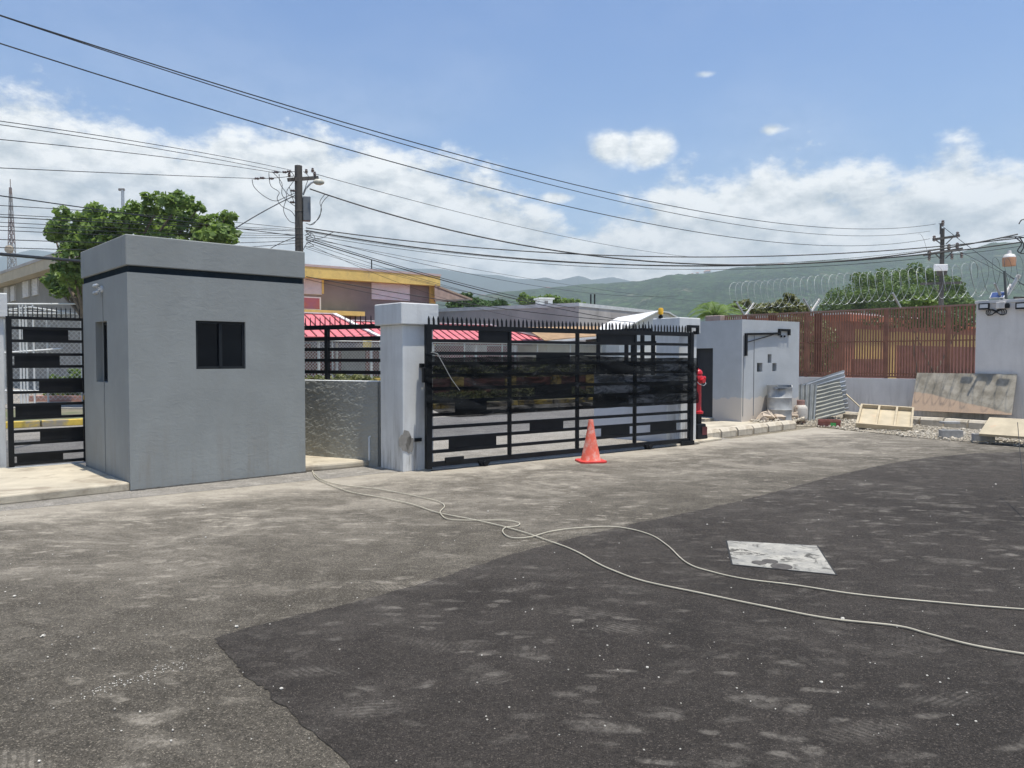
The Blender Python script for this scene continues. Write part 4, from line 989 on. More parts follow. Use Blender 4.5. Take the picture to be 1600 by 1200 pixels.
# white painted block and concrete blocks
m_blk = M('concrete_block', (.33, .32, .30), .95, .18, 8, .6, .006, 50)
def cblock(px, py, L, W, H, rz, lab, mat=None, cells=True, z=0.0, nm='concrete_block', D0=.1):
    P = G(px, py); o = thing(nm, lab, 'block', (P.x, P.y + D0, z), rz); mb = MB()
    if cells:
        t_ = .03; mb.box(-L / 2, L / 2, -W / 2, -W / 2 + t_, 0, H); mb.box(-L / 2, L / 2, W / 2 - t_, W / 2, 0, H)
        for x in (-L / 2, -t_ / 2, L / 2 - t_): mb.box(x, x + t_, -W / 2 + t_, W / 2 - t_, 0, H)
    else: mb.box(-L / 2, L / 2, -W / 2, W / 2, 0, H)
    mb.build('block', mat or m_blk, o, bevel=.006); return o
cblock(1490, 687, .40, .2, .19, -.15, 'hollow concrete block on the gravel to the right of the wooden formwork')
cblock(1488, 676, .38, .18, .05, .1, 'thin slab lying behind the hollow block on the gravel', cells=False, z=.192, D0=.11)
cblock(1541, 693, .36, .2, .18, -.3, 'striped grey concrete block propping the right hand plywood panel')
# gravel, kerb run, blocks along the foot of the boundary wall
m_bd = ground_mat('wall_foot_soil', (.30, .26, .20), (.46, .42, .35), .9, .5)
gp = gx((1246, 667), (1275, 666), (1340, 674), (1400, 680), (1450, 686), (1530, 692), (1610, 699), (1900, 716)); 
back = [BL.at(BL.s(px), -.01) for px in (1900, 1600, 1450, 1330, 1200)]
sheet('gravel_strip', gp + back, .012, m_bd)
gv = MB(); rnd = random.Random(12)
for _ in range(5200):
    px = rnd.choice((rnd.uniform(1248, 1345), rnd.uniform(1420, 1620), rnd.uniform(1240, 1620))); t_ = rnd.random() ** .7
    lo = interp([(1240, 662), (1340, 674), (1450, 686), (1620, 699)], px); P = G(px, lo + 2 - t_ * 20); rock(gv, (P.x, P.y, .02 + rnd.random() * .03), rnd.uniform(.005, .021) * (1 if rnd.random() < .95 else 2.2), rnd)
for _ in range(160):
    px = rnd.uniform(1166, 1232); q_ = B2.at(B2.s(px), -rnd.uniform(.03, .6)); rock(gv, (q_[0], q_[1], .12 + rnd.uniform(0, .05)), rnd.uniform(.02, .06), rnd)
tag(gv.build('gravel', m_grav), 'pale gravel and cement crumbs along the foot of the boundary wall', 'gravel', None, 'stuff')
labs = ['kerb stone just left of the wooden formwork, below the corrugated sheets', 'kerb stone hidden partly behind the wooden formwork', 'first kerb stone to the right of the wooden formwork', 'second kerb stone to the right of the wooden formwork', 'kerb stone behind the hollow concrete block', 'kerb stone reaching the right hand plywood panel', ]
kpx = [(1316, 656), (1352, 659), (1400, 663), (1437, 666), (1474, 668), (1512, 671), (1540, 673)]
for i in range(6):
    a = Vector(G(*kpx[i]).xy); b_ = Vector(G(*kpx[i + 1]).xy); d = b_ - a
    o = MB().pgon([(.01, y, z) for y, z in [(0, .0), (0, .15), (.05, .21), (.2, .21), (.2, 0)]], (d.length - .03, 0, 0)).build('kerb_stone', m_ks, bevel=.01, loc=(a.x, a.y, 0.01), rotz=math.atan2(d.y, d.x)); tag(o, labs[i], 'kerb stone', 'kerb stones along the boundary wall')
# wooden formwork frame, tilted on the kerb
m_wood = M('raw_plywood', (.44, .37, .255), .8, .12, 3, .2, .003, 30, sc=(1, 1, 8), dirt=(.50, .33, .22), dsc=4, dlo=.58, dhi=.7)
m_wood2 = M('raw_timber', (.42, .345, .23), .8, .15, 4, .2, .003, 30)
bl, br_, tl = A(1337, 668, 17.75), A(1425, 675, 17.2), A(1356, 638, 18.7)
ux = (br_ - bl).normalized(); vy = ((tl - bl) - ux * (tl - bl).dot(ux)); Hh = vy.length; vy.normalize(); nz2 = ux.cross(vy); Lw = (br_ - bl).length
fwk = thing('formwork_panel', 'raw plywood formwork panel with timber ribs tilted on the kerb', 'formwork', bl, 0)
rm = Matrix((ux, vy, nz2)).transposed(); fwk.rotation_euler = rm.to_euler()
MB().box(0, Lw, 0, Hh, 0, .015).build('sheet', m_wood, fwk)
for x in (0, Lw * .34, Lw * .67, Lw - .045): MB().box(x, x + .045, .046, Hh - .046, .0155, .11).build('rib', m_wood2, fwk)
for y in (0, Hh - .045): MB().box(0, Lw, y, y + .045, .0155, .112).build('edge_board', m_wood2, fwk)
# big weathered plywood sheet leaning on the walls
m, t, b = newmat('weathered_ply'); v = coord(t, 'Object')
sp = N(t, 'ShaderNodeSeparateXYZ'); t.links.new(v, sp.inputs[0])
st = nz(t, coord(t, 'Object', (7, .9, 1)), 1.3, 6, .7)
ed = mth(t, 'ADD', sp.outputs[1], mth(t, 'MULTIPLY', sp.outputs[0], .22)); ed = mth(t, 'ADD', ed, mth(t, 'MULTIPLY', mth(t, 'SUBTRACT', nz(t, v, 2.5, 6), .5), .22))
col = mixc(t, smooth(t, ed, .55, .60), (.46, .33, .23), mixc(t, smooth(t, nz(t, v, 2.3, 7, .65), .35, .65), (.21, .185, .14), (.40, .36, .29)))
col = mixc(t, mth(t, 'MULTIPLY', smooth(t, st, .52, .72), .30), col, (.13, .12, .10))
blob = smooth(t, nz(t, v, 1.3, 8, .7), .50, .68); col = mixc(t, mth(t, 'MULTIPLY', blob, mth(t, 'MULTIPLY', .75, smooth(t, sp.outputs[0], 1.0, 1.5))), col, (.17, .165, .15))
t.links.new(col, b.inputs['Base Color']); b.inputs['Roughness'].default_value = .9
Pb0, Pb1 = BL.at(BL.s(1437), -.55), BL.at(BL.s(1592) + .0, -.50)
zply = .22
Lp_ = (Vector(Pb0) - Vector(Pb1)).length
def leaning(P0, P1, z0, length, lean, mat, name, label, thick=.018, cat='plywood sheet'):
    d = (Vector(P1) - Vector(P0)); d.normalize(); ux = Vector((d.x, d.y, 0)); back = Vector((-d.y, d.x, 0)); vy = (back * math.sin(lean) + Vector((0, 0, math.cos(lean)))).normalized()
    rm = Matrix((ux, vy, ux.cross(vy))).transposed(); o = MB().box(0, (Vector(P1) - Vector(P0)).length, 0, length, 0, thick).build(name, mat, loc=(P0[0], P0[1], z0)); o.rotation_euler = rm.to_euler(); return tag(o, label, cat)
leaning(Pb0, Pb1, .2, 1.12, R(22), m, 'plywood_sheet', 'large weathered grey and tan plywood sheet leaning on the boundary wall')
# right edge plywood panel lying on the block
a = G(1530, 681, .16); b2_ = G(1660, 690, .16); 
leaning(a.xy, b2_.xy, .16, .62, R(62), m_wood, 'plywood_board', 'clean plywood panel lying propped on a block at the right edge', .05)
# loose sticks
for (p0, p1, lab) in (((1322, 616), (1345, 637), 'thin batten leaning off the bright corrugated sheet'), ((1528, 690), (1562, 688), 'short stick lying beside the striped block')):
    A0_ = A(*p0, 20.2) if p0[1] < 650 else G(*p0, .05); A1_ = A(*p1, 19.6) if p0[1] < 650 else G(*p1, .05); o = MB().beam((0, 0, 0), A1_ - A0_, .03, .025).build('batten', m_wood2, loc=A0_); tag(o, lab, 'batten')

# manhole cover: stained steel / concrete slab
m, t, b = newmat('stained_slab'); v = coord(t)
base = mixc(t, smooth(t, nz(t, v, 3.5, 8, .7), .3, .7), (.20, .195, .18), (.42, .395, .34))
base = mixc(t, smooth(t, nz(t, v, 6, 9, .75, .8), .53, .59), base, (.085, .08, .07)); base = mixc(t, smooth(t, nz(t, coord(t, 'Object', (1, 2, 1)), 2.2, 8, .7, .8), .57, .64), base, (.13, .125, .11))
base = mixc(t, mth(t, 'MULTIPLY', smooth(t, nz(t, v, 40, 4, .7), .5, .75), .5), base, (.2, .19, .17))
t.links.new(base, b.inputs['Base Color']); b.inputs['Roughness'].default_value = .9; b.inputs['Specular IOR Level'].default_value = .2
bump(t, b, nz(t, v, 30, 5), .4, .005)
q = [G(1136, 847), G(1276, 855), G(1305, 900), G(1145, 884)]; c = sum(q, Vector()) / 4
mh_ = thing('manhole_cover', 'pale stained square manhole slab set in the dark asphalt', 'manhole cover', (c.x, c.y, .009), 0)
MB().pgon([(p - c) for p in q], (0, 0, .005)).build('slab', m, mh_)
fr = MB()
for i in range(4):
    a, b_ = q[i] - c, q[(i + 1) % 4] - c; oa, ob = a * 1.035, b_ * 1.035; fr.pgon([a * 1.004, b_ * 1.004, ob, oa], (0, 0, .003))
fr.build('frame', M('slab_joint', (.02, .019, .018), .9), mh_)
for (px, py, r) in ((1221, 888, .085), (1203, 880, .065), (1186, 882, .06)):
    P = G(px, py) - c; MB().lathe([(r, 0), (r * .96, .0085), (0.001, .0086)], 24, (P.x, P.y, 0)).build('lifting_hole', M('hole_rust', (.07, .062, .055), .9, .3, 12), mh_, smooth=True)

# two pale cords trailing over the yard
def cord(pts, r, mat, label, seed):
    P = [G(px, py, .012 + r) for px, py in pts]; out = []
    for i in range(len(P) - 1):      # catmull-rom
        p0, p1, p2, p3 = P[max(i - 1, 0)], P[i], P[i + 1], P[min(i + 2, len(P) - 1)]
        n_ = max(4, int((p2 - p1).length / .06))
        for k_ in range(n_):
            s = k_ / n_; q = .5 * ((2 * p1) + (p2 - p0) * s + (2 * p0 - 5 * p1 + 4 * p2 - p3) * s * s + (3 * p1 - p0 - 3 * p2 + p3) * s ** 3)
            q = q + Vector((mnoise.noise(q * 2.5 + Vector((seed, 0, 0))), mnoise.noise(q * 2.5 + Vector((0, seed, 0))), 0)) * .012; q.z = .012 + r; out.append(q)
    out.append(P[-1]); o = MB().tube(out, r, 8).build('extension_cord', mat, smooth=True); return tag(o, label, 'cord')
m_cord = M('dusty_cord', (.44, .40, .31), .7, .12, 5)
cord([(487, 727), (492, 745), (510, 755), (545, 768), (600, 778), (640, 787), (685, 801), (760, 816), (800, 826), (850, 842), (905, 864), (950, 888), (1000, 906), (1100, 928), (1200, 948), (1300, 967), (1400, 977), (1450, 990), (1520, 1008), (1600, 1022), (1700, 1035)], .0062, m_cord, 'pale cord crossing the yard, the one running nearer the camera on the right', 3)
cord([(488, 736), (500, 748), (530, 757), (590, 764), (650, 775), (684, 783), (694, 791), (688, 801), (700, 811), (740, 813), (790, 813), (811, 817), (807, 822), (790, 824), (786, 832), (800, 840), (830, 839), (862, 830), (900, 825), (960, 823), (1010, 833), (1040, 850), (1075, 880), (1110, 893), (1160, 904), (1240, 914), (1350, 930), (1500, 944), (1600, 952), (1720, 962)], .0055, m_cord, 'pale looping cord that passes just in front of the manhole slab', 8)
# crumbs of stone on the asphalt
pb = MB(); rnd = random.Random(21)
for _ in range(330):
    px = rnd.uniform(-50, 1650); py = 1200 - 460 * rnd.random() ** .75
    P = G(px, py); rock(pb, (P.x, P.y, .012), rnd.uniform(.0015, .0055) * (1 if rnd.random() < .96 else 2.2), rnd, .6)
for _ in range(120):
    q_ = rnd.gauss(.5, .28); P = Vector(G(130 + 170 * q_, 1090 - 56 * q_ + rnd.gauss(0, 5))); rock(pb, (P.x, P.y, .010), rnd.uniform(.0015, .004), rnd, .6)
tag(pb.build('stone_crumbs', M('chalky_stone', (.52, .49, .43), .95, .2, 20)), 'tiny pale stone crumbs scattered over the asphalt', 'stone crumbs', None, 'stuff')

# ------------------------------------------------------------------ far side of the street
m_maroon = M('maroon_paint', (.17, .060, .045), .85, .2, 2, dirt=(.11, .06, .045))
m_yp = M('ochre_paint', (.50, .35, .09), .85, .12, 3, dirt=(.35, .26, .1))
m_fyel = M('yellow_fascia', (.70, .54, .16), .75, .1, 3, dirt=(.42, .32, .14))
lw2 = thing('garden_wall', 'low maroon street wall with ochre pillars across the road', 'wall', S(0, 25.6), SA)
tA, tB = Sn(520, 25.6)[0], Sn(945, 25.6)[0]
MB().box(tA, tB, 0, .2, .1, .86).build('wall', m_maroon, lw2)
for px in (714, 797, 868, 922, 640, 590, 545):
    x = Sn(px, 25.6)[0]; MB().box(x - .28, x + .28, -.06, .26, .1, .92).build('pillar', m_yp, lw2)
# verge planting
def hedge(px0, px1, n_, z, h, nn, mat, label, seed, size=.16):
    rnd = random.Random(seed); t0, t1 = Sn(px0, n_)[0], Sn(px1, n_)[0]; x, y = S((t0 + t1) / 2, n_); cl = []
    k_ = max(3, int((t1 - t0) / .8))
    for i in range(k_):
        X = S(t0 + (t1 - t0) * (i + .5) / k_, n_ + rnd.uniform(-.3, .3)); cl.append((X[0] - x, X[1] - y, z + h * .5, .6, h * rnd.uniform(.4, .65)))
    return tree(label, x, y, h, cl, nn, size, mat, 'hedge', 'hedge', .05, None, seed, core=.2, limbs=False)
hedge(600, 800, 27, .1, 1.3, 4500, L_dry, 'clipped hedge behind the maroon wall, left half', 31)
hedge(800, 945, 27, .1, 1.3, 3500, L_dry, 'clipped hedge behind the maroon wall, right half', 32)
hedge(655, 930, 23.6, .1, .35, 3500, L_dry, 'low ground planting on the verge beyond the yellow kerb', 33, .12)
hedge(470, 600, 24.5, .1, .9, 3500, L_dry, 'weedy planting seen between the grey booth and the pillar', 34, .13)
# chain link fence
m_link = M('chain_link', (.55, .55, .53), .5, .1, 5, metal=.3)
def chainlink(P0, P1, z0, z1, step, label, postn, name='chain_link_fence', th=.020, lean=True, topr=.02):
    d = Vector(P1) - Vector(P0); L = d.length; o = thing(name, label, 'fence', (P0[0], P0[1], 0), math.atan2(d.y, d.x)); mb = MB(); H = z1 - z0
    x = -H
    while x < L:
        for sg in (1, -1):
            a, b_ = (x, x + H) if sg > 0 else (x + H, x); za_, zb_ = z0, z1
            # clip to [0, L]
            pa, pb_ = Vector((a, 0, z0)), Vector((b_, 0, z1))
            def clip(p, q, X):
                return p + (q - p) * ((X - p.x) / (q.x - p.x))
            if min(a, b_) < 0:
                if a < 0: pa = clip(pa, pb_, 0)
                else: pb_ = clip(pa, pb_, 0)
            if max(a, b_) > L:
                if a > L: pa = clip(pa, pb_, L)
                else: pb_ = clip(pa, pb_, L)
            w_ = Vector((th, 0, 0)); yo = Vector((0, .003 * sg, 0)); mb.add([pa + yo, pa + w_ + yo, pb_ + w_ + yo, pb_ + yo], [(0, 1, 2, 3)])
        x += step
    mb.build('mesh_panel', m_link, o)
    MB().tube([(0, 0, z1), (L, 0, z1)], topr, 6).build('top_rail', m_link, o)
    for i in range(postn + 1): MB().tube([(L * i / postn, .03, 0), (L * i / postn, .03, z1 + .05)], .03, 8).build('post', m_link, o)
    return o
chainlink(S(Sn(440, 28.3)[0], 28.3), S(Sn(985, 28.3)[0], 28.3), .9, 2.33, .13, 'chain link fence of the compound across the street', 9)
# pink roofed canopies
m_pink = M('pink_sheet_roof', (.62, .16, .175), .5, .08, 1.2, dirt=(.50, .16, .17))
m_seam = M('dark_roof_seam', (.16, .03, .035), .6)
m_hip = M('white_ridge', (.72, .70, .68), .5)
def hiproof(pxa, pxb, n0, n1, zev, zrg, label, hipL, hipR, posts=4, run=1.0):
    t0, t1 = Sn(pxa, n0)[0], Sn(pxb, n0)[0]; hw_ = (n1 - n0) / 2
    o = thing('canopy', label, 'canopy', S(t0, n0), SA); L = t1 - t0
    a = hw_ * 1.05 if hipL else 0; c = run if hipR else 0
    E = [Vector((0, 0, zev)), Vector((L, 0, zev)), Vector((L, 2 * hw_, zev)), Vector((0, 2 * hw_, zev))]; Rg = [Vector((a, hw_, zrg)), Vector((L - c, hw_, zrg))]
    mb = MB(); V = E + Rg + [p - Vector((0, 0, .05)) for p in E]
    mb.add(V, [(0, 1, 5, 4), (2, 3, 4, 5), (1, 2, 5), (3, 0, 4), (6, 9, 8, 7), (0, 6, 7, 1), (1, 7, 8, 2), (2, 8, 9, 3), (3, 9, 6, 0)]); mb.build('roof', m_pink, o)
    sm = MB(); x = .25
    while x < L:   # seams up the front slope
        k_ = 1.0
        if x < a: k_ = x / a
        if x > L - c: k_ = (L - x) / c
        top = Vector((x, hw_ * k_, zev + (zrg - zev) * k_)); sm.beam((x, 0, zev + .02), top + Vector((0, 0, .02)), .05, .04)
        x += .42
    sm.build('seams', m_seam, o)
    hp = MB(); hp.beam(Rg[0] + Vector((0, 0, .03)), Rg[1] + Vector((0, 0, .03)), .22, .05)
    for fl_, e, r in ((hipL, 0, 0), (hipR, 1, 1), (hipL, 3, 0), (hipR, 2, 1)):
        if fl_: hp.beam(E[e] + Vector((0, 0, .04)), Rg[r] + Vector((0, 0, .04)), .30, .05)
    hp.build('ridge_cap', m_hip, o)
    for i in range(posts): x = .3 + (L - .6) * i / (posts - 1); MB().tube([(x, .25, .1), (x, .25, zev - .05)], .06, 8).build('post', m_hip, o)
    MB().box(.0, L, .02, .06, zev - .18, zev - .052).build('fascia', m_maroon, o)
    return o
hiproof(300, 594, 30, 35, 2.55, 3.62, 'pink roofed canopy with white hip seen between the grey booth and the pillar', False, True)
hiproof(520, 874, 30.9, 35.2, 2.50, 3.38, 'long pink roofed canopy seen through the top of the sliding gate', False, True, 6, 3.0)
# maroon and pale walling under the canopies
sk = thing('kiosk_row', 'row of maroon and pale stall fronts under the pink canopies', 'stalls', S(0, 33.2), SA)
rnd = random.Random(5); cols = [M('stall_maroon', (.22, .06, .05), .8), M('stall_cream', (.50, .43, .30), .8), M('stall_grey', (.32, .33, .33), .8), M('stall_magenta', (.30, .06, .09), .8), M('stall_dark', (.05, .05, .05), .8), M('stall_ochre', (.55, .40, .12), .8)]
t0 = Sn(440, 33.2)[0]; tE = Sn(870, 33.2)[0]; i = 0
while t0 < tE:
    w_ = rnd.uniform(.7, 1.8); MB().box(t0, t0 + w_ - .02, 0, .2, .1, 2.0 + rnd.choice((0, .3))).build('stall_front', cols[rnd.choice((0, 3, 0, 4, 1, 2, 0))], sk); t0 += w_
# yellow notice board seen over the low wall
P = A(574, 535, 32.0); o = thing('notice_board', 'small yellow notice board under the pink canopy, right of the booth', 'notice board', (P.x, P.y, 0), SA)
MB().box(-.19, .19, 0, .04, P.z - .2, P.z + .22).build('board', cols[5], o); MB().box(-.03, .03, .04, .08, .1, P.z).build('post', m_maroon, o)

# yellow trimmed two storey building
m_bgrey = M('grey_brown_render', (.21, .192, .175), .9, .18, .5, dirt=(.28, .26, .235), dsc=.7)
m_louv = M('pale_louvres', (.80, .78, .77), .6, .04, 4)
nB_ = 38.0; Bt0, Bt1 = Sn(400, nB_)[0], Sn(679, nB_)[0]
bb = thing('school_building', 'two storey grey building with yellow roof edge behind the pink canopies', 'building', S(Bt0, nB_), SA); LBb = Bt1 - Bt0
LB = Line(*S(Bt0, nB_), SA)
zr0 = 6.3
MB().box(0, LBb, 0, 8, .1, 5.75).build('wall', m_bgrey, bb)
MB().box(-.4, LBb + .1, -.5, 8.3, 5.752, zr0).build('roof_edge', m_fyel, bb)
MB().box(-.4, LBb + .15, -.52, 8.4, zr0 + .002, zr0 + .12).build('roof', M('roof_pinkwhite', (.50, .42, .38), .8, .1, 2), bb)
x = LB.s(676); MB().box(x - .22, x + .12, -.14, -.002, .1, 5.75).build('column', m_fyel, bb)
def louvre(par, x0, x1, z0, z1, n, mat, fr_=None):
    o = MB().box(x0, x1, -.03, -.002, z0, z1).build('window', fr_ or m_louv, par); mb = MB(); h = (z1 - z0) / n
    for i in range(n): mb.add([(x0, -.034, z0 + i * h), (x1, -.034, z0 + i * h), (x1, -.085, z0 + i * h + h * .12), (x0, -.085, z0 + i * h + h * .12), (x0, -.034, z0 + i * h + h * .86), (x1, -.034, z0 + i * h + h * .86)], [(0, 1, 2, 3), (3, 2, 5, 4)])
    mb.build('louvres', mat, o)
def Lz(px, py): return LB.z(px, py)
def px_rect(px0, px1, py0, py1): return LB.s(px0), LB.s(px1), Lz((px0 + px1) / 2, py1), Lz((px0 + px1) / 2, py0)
a = px_rect(581, 640, 438, 469); louvre(bb, a[0], a[1], a[2], a[3], 14, m_louv)
a = px_rect(440, 503, 431, 459); louvre(bb, a[0], a[1], a[2], a[3], 14, m_louv)
a = px_rect(503, 506, 431, 459); MB().box(a[0], a[1], -.09, -.002, a[2], a[3]).build('window_edge', m_fyel, bb)
a = px_rect(440, 502, 463, 484); fo = MB().box(a[0], a[1], -.03, -.002, a[2], a[3]).build('mural', m_louv, bb)
m, t, b = newmat('mural_orange'); v = coord(t); t.links.new(mixc(t, smooth(t, nz(t, v, .9, 3), .35, .65), (.55, .16, .04), (.35, .12, .22)), b.inputs['Base Color'])
MB().box(a[0] + .05, a[1] - .08, -.036, -.031, a[2] + .06, a[3] - .06).build('picture', m, fo)
a = px_rect(440, 559, 486, 493); MB().box(a[0], a[1], -.9, -.002, a[2], a[3]).build('ledge', m_fyel, bb)
o = MB().tube([(*LB.at(LB.s(588), .5), zr0 + .1), (*LB.at(LB.s(588), .5), zr0 + .75)], .035, 6).build('roof_stub', m_black); tag(o, 'thin dark rod standing on the yellow edged roof', 'rod')
# awning at its end
aw = thing('awning', 'brown sheet awning sloping down from the end of the yellow trimmed building', 'awning', (0, 0, 0))
D = 44; q = [A(679, 446, 43.6), A(737, 468, 46), A(700, 472, 44.5), A(679, 470, 43.2)]
MB().pgon(q, (0, .05, .06)).build('sheet', M('awning_brown', (.22, .16, .13), .8, .2, 2), aw)
MB().beam(q[0], q[1], .12, .10).build('edge', M('awning_edge', (.36, .28, .20), .7), aw); MB().beam(q[3], q[1], .08, .08).build('strut', m_bgrey, aw)
# long grey concrete building
gA, gB, gC = Vector((-4.9, 51)), Vector((3.95, 45.6)), Vector((11.3, 55.0))
m_gwall = M('stained_concrete_wall', (.46, .415, .38), .9, .14, .5, dirt=(.30, .27, .245), dsc=.8, dlo=.5, dhi=.7, sc=(1, 1, .5))
m_pcap = M('whitened_parapet', (.62, .62, .60), .8, .1, 2)
gb_ = thing('warehouse', 'long plain grey concrete building with whitened roof edge beyond the gate', 'building', (gB.x, gB.y, 0))
lA, lC = gA - gB, gC - gB; zg = 4.72; back = Vector((2, 12))
poly = [tuple(lA), (0, 0), tuple(lC), tuple(lC + Vector((-6, 8))), tuple(lA + Vector((0, 8)))]
MB().prism(poly, .1, zg).build('wall', m_gwall, gb_)
ex = [Vector(p) for p in poly]; ce = sum(ex, Vector((0, 0))) / 5; poly2 = [tuple(p + (p - ce).normalized() * .04) for p in ex]
MB().prism(poly2, zg + .002, zg + .22).build('parapet', m_pcap, gb_)
for px in (812, 925): 
    P = A(px, 500, 49 if px < 905 else 47.5)
MB().prism([tuple(Vector((-.3, .55)) + lA * .0 ), (.25, .3), (.3, .6), (-.2, .9)], zg + .22, zg + .24).build('roof_patch', m_pcap, gb_)
for (px0, px1) in ((923, 923), (929, 929)):
    P = A(px0, 482, 49); o = MB().tube([(P.x, P.y, zg + .2), (P.x, P.y, zg + 1.0)], .05, 6).build('roof_pipe', m_black); tag(o, 'dark rod on the long grey building, %s of the close pair' % ('left' if px0 == 923 else 'right'), 'rod', 'pair of rods on the grey roof')
P = A(850, 478, 51); tk = thing('roof_tank', 'small white boxy tank housing on the long grey roof', 'tank', (P.x, P.y, zg + .2), .3)
MB().box(-.45, .45, -.45, .45, 0, .6).build('box', m_pcap, tk, bevel=.03); MB().box(-.55, .55, -.55, .55, .602, .7).build('lid', m_pcap, tk, bevel=.02); MB().box(-.12, .12, -.46, -.44, .15, .5).build('hatch', m_bgrey, tk)
# white gabled building
gp_ = Line(*A(1027, 560, 37).xy, R(20)); wb_ = thing('gabled_shed', 'white gabled shed roof peeking over the right gate pillar', 'building', (gp_.o.x, gp_.o.y, 0), R(10))
mw = M('white_sheet', (.74, .73, .70), .6, .05, 2)
zA_ = 3.85; MB().pgon([(-1.9, 0, .1), (2.1, 0, .1), (2.1, 0, 3.0), (.5, 0, zA_ - .05), (0, 0, zA_), (-1.9, 0, 2.95)], (0, 6, 0)).build('wall', mw, wb_)
MB().pgon([(-2.0, -.2, 2.9), (0, -.2, zA_ + .03), (0, -.2, zA_ + .09), (-2.0, -.2, 2.97)], (0, 6.4, 0)).build('roof', mw, wb_)
MB().pgon([(0, -.2, zA_ + .03), (.5, -.2, zA_ - .03), (2.2, -.2, 2.94), (2.2, -.2, 3.0), (.5, -.2, zA_ + .03), (0, -.2, zA_ + .09)], (0, 6.4, 0)).build('roof', mw, wb_)
# small ochre roofed kiosk seen through the gate top
P = A(915, 560, 40); ks = thing('roadside_kiosk', 'small kiosk with tan and white edged roof seen through the gate top', 'kiosk', (P.x, P.y, .1), SA)
MB().box(-2.6, 2.2, 0, 2.4, 0, 2.3).build('wall', cols[1], ks); MB().pgon([(-3, -.4, 2.3), (2.6, -.4, 2.75), (2.6, -.4, 2.87), (-3, -.4, 2.4)], (0, 3.2, 0)).build('roof_edge', m_hip, ks)
MB().pgon([(-3, -.3, 2.41), (2.6, -.3, 2.88), (2.6, 1.4, 3.3), (-3, 1.4, 3.1)], (0, 0, .04)).build('roof', M('tan_roof', (.30, .19, .10), .8, .2, 2), ks)
# white van-like wall plane across the road at right of hedge
# brown and yellow building beyond the bar fence
RB = Line(17.3, 40, R(39.5)); rb = thing('brown_building', 'long brown and yellow building seen through the rust bars', 'building', (17.3, 40, 0), RB.a)
m_brn = M('brown_wall_paint', (.36, .14, .085), .85, .1, 1); m_tc = M('terracotta_edge', (.50, .15, .075), .8, .15, 3); m_dkr = M('dark_red_gate', (.19, .065, .045), .7, .2, 3)
m_ylw = M('warm_yellow_wall', (.58, .38, .12), .85, .08, 2)
zt_ = RB.z(1320, 491); LR = RB.s(1530)
MB().box(0, LR + 6, 0, 7, 0, zt_ - .36).build('wall', m_brn, rb); MB().box(-.1, LR + 6.2, -.25, 7.2, zt_ - .358, zt_).build('roof_edge', m_tc, rb)
MB().box(-.1, LR + 6.2, -.1, 7.2, zt_ + .001, zt_ + .1).build('roof', m_pcap, rb)
def rpan(px0, px1, z0, z1, mat, nm, off): a, b_ = RB.s(px0), RB.s(px1); return MB().box(a, b_, -off, -.002, z0, z1).build(nm, mat, rb)
yz = lambda px, py: RB.z(px, py)
rpan(1335, 1378, yz(1355, 561), yz(1355, 515), m_ylw, 'yellow_panel', .02)
rpan(1386, 1400, .3, yz(1393, 519), m_ylw, 'yellow_panel', .02)
rpan(1400, 1523, yz(1460, 541), yz(1460, 521), m_ylw, 'yellow_panel', .02)
rpan(1402, 1523, .2, yz(1460, 541), m_dkr, 'shutter', .04)
rpan(1332, 1382, .2, yz(1355, 561), m_dkr, 'shutter', .04)
# left: grey school wing
LS = Line.two(A(0, 560, 44).xy, A(128, 560, 33).xy); so_ = LS.at(-6)
ls = thing('school_wing', 'grey building with beige fascia and white louvred windows at the far left', 'building', (*so_, 0), LS.a)
s_of = lambda px: LS.s(px) + 6
zt_ = LS.z(78, 412); zf0 = LS.z(60, 433)
MB().box(0, s_of(150), 0, 8, 0, zf0).build('wall', M('old_grey_render', (.24, .225, .20), .9, .15, .6), ls); MB().box(-.2, s_of(152), -.6, 8.3, zf0 + .002, zt_).build('fascia', M('beige_fascia', (.50, .42, .30), .85, .08, 2), ls)
MB().box(-.3, s_of(153), -.63, 8.5, zt_ + .002, zt_ + .14).build('roof', m_gwall, ls)
for (x0, x1, y0, y1) in ((10, 16, 448, 472), (20, 27, 446, 470), (39, 49, 438, 464), (54, 63, 434, 461)):
    louvre(ls, s_of(x0), s_of(x1), LS.z((x0 + x1) / 2, y1), LS.z((x0 + x1) / 2, y0), 12, m_louv)
# white pipe gate and chain link seen through the pedestrian gate
wg = thing('pipe_gate', 'white pipe frame gate across the street behind the pedestrian gate', 'gate', (0, 0, 0))
D = 25; m_wp = M('white_pipe', (.68, .68, .66), .5, .05, 5)
for (a, b_) in (((-30, 475), (130, 475)), ((-30, 489), (128, 490)), ((-30, 489), (48, 480)), ((48, 480), (130, 492)), ((-20, 553), (95, 545)), ((-20, 610), (130, 612))):
    MB().tube([A(*a, D), A(*b_, D)], .028, 8).build('pipe', m_wp, wg, smooth=True)
for px in (-20, 32, 37, 42, 53, 128): P = A(px, 560, D); MB().tube([(P.x, P.y, .1), (P.x, P.y, A(px, 475, D).z)], .03, 8).build('upright', m_wp, wg, smooth=True)
chainlink(A(-60, 560, 25.1).xy, A(140, 560, 25.1).xy, .3, 3.2, .16, 'chain link behind the white pipe gate at the left', 3, th=.018)
struct(MB().prism([A(-120, 560, 23.0).xy[:], A(135, 560, 23.0).xy[:], A(200, 560, 60).xy[:], A(-200, 560, 60).xy[:]], .13, .16).build('school_yard', m_conc))
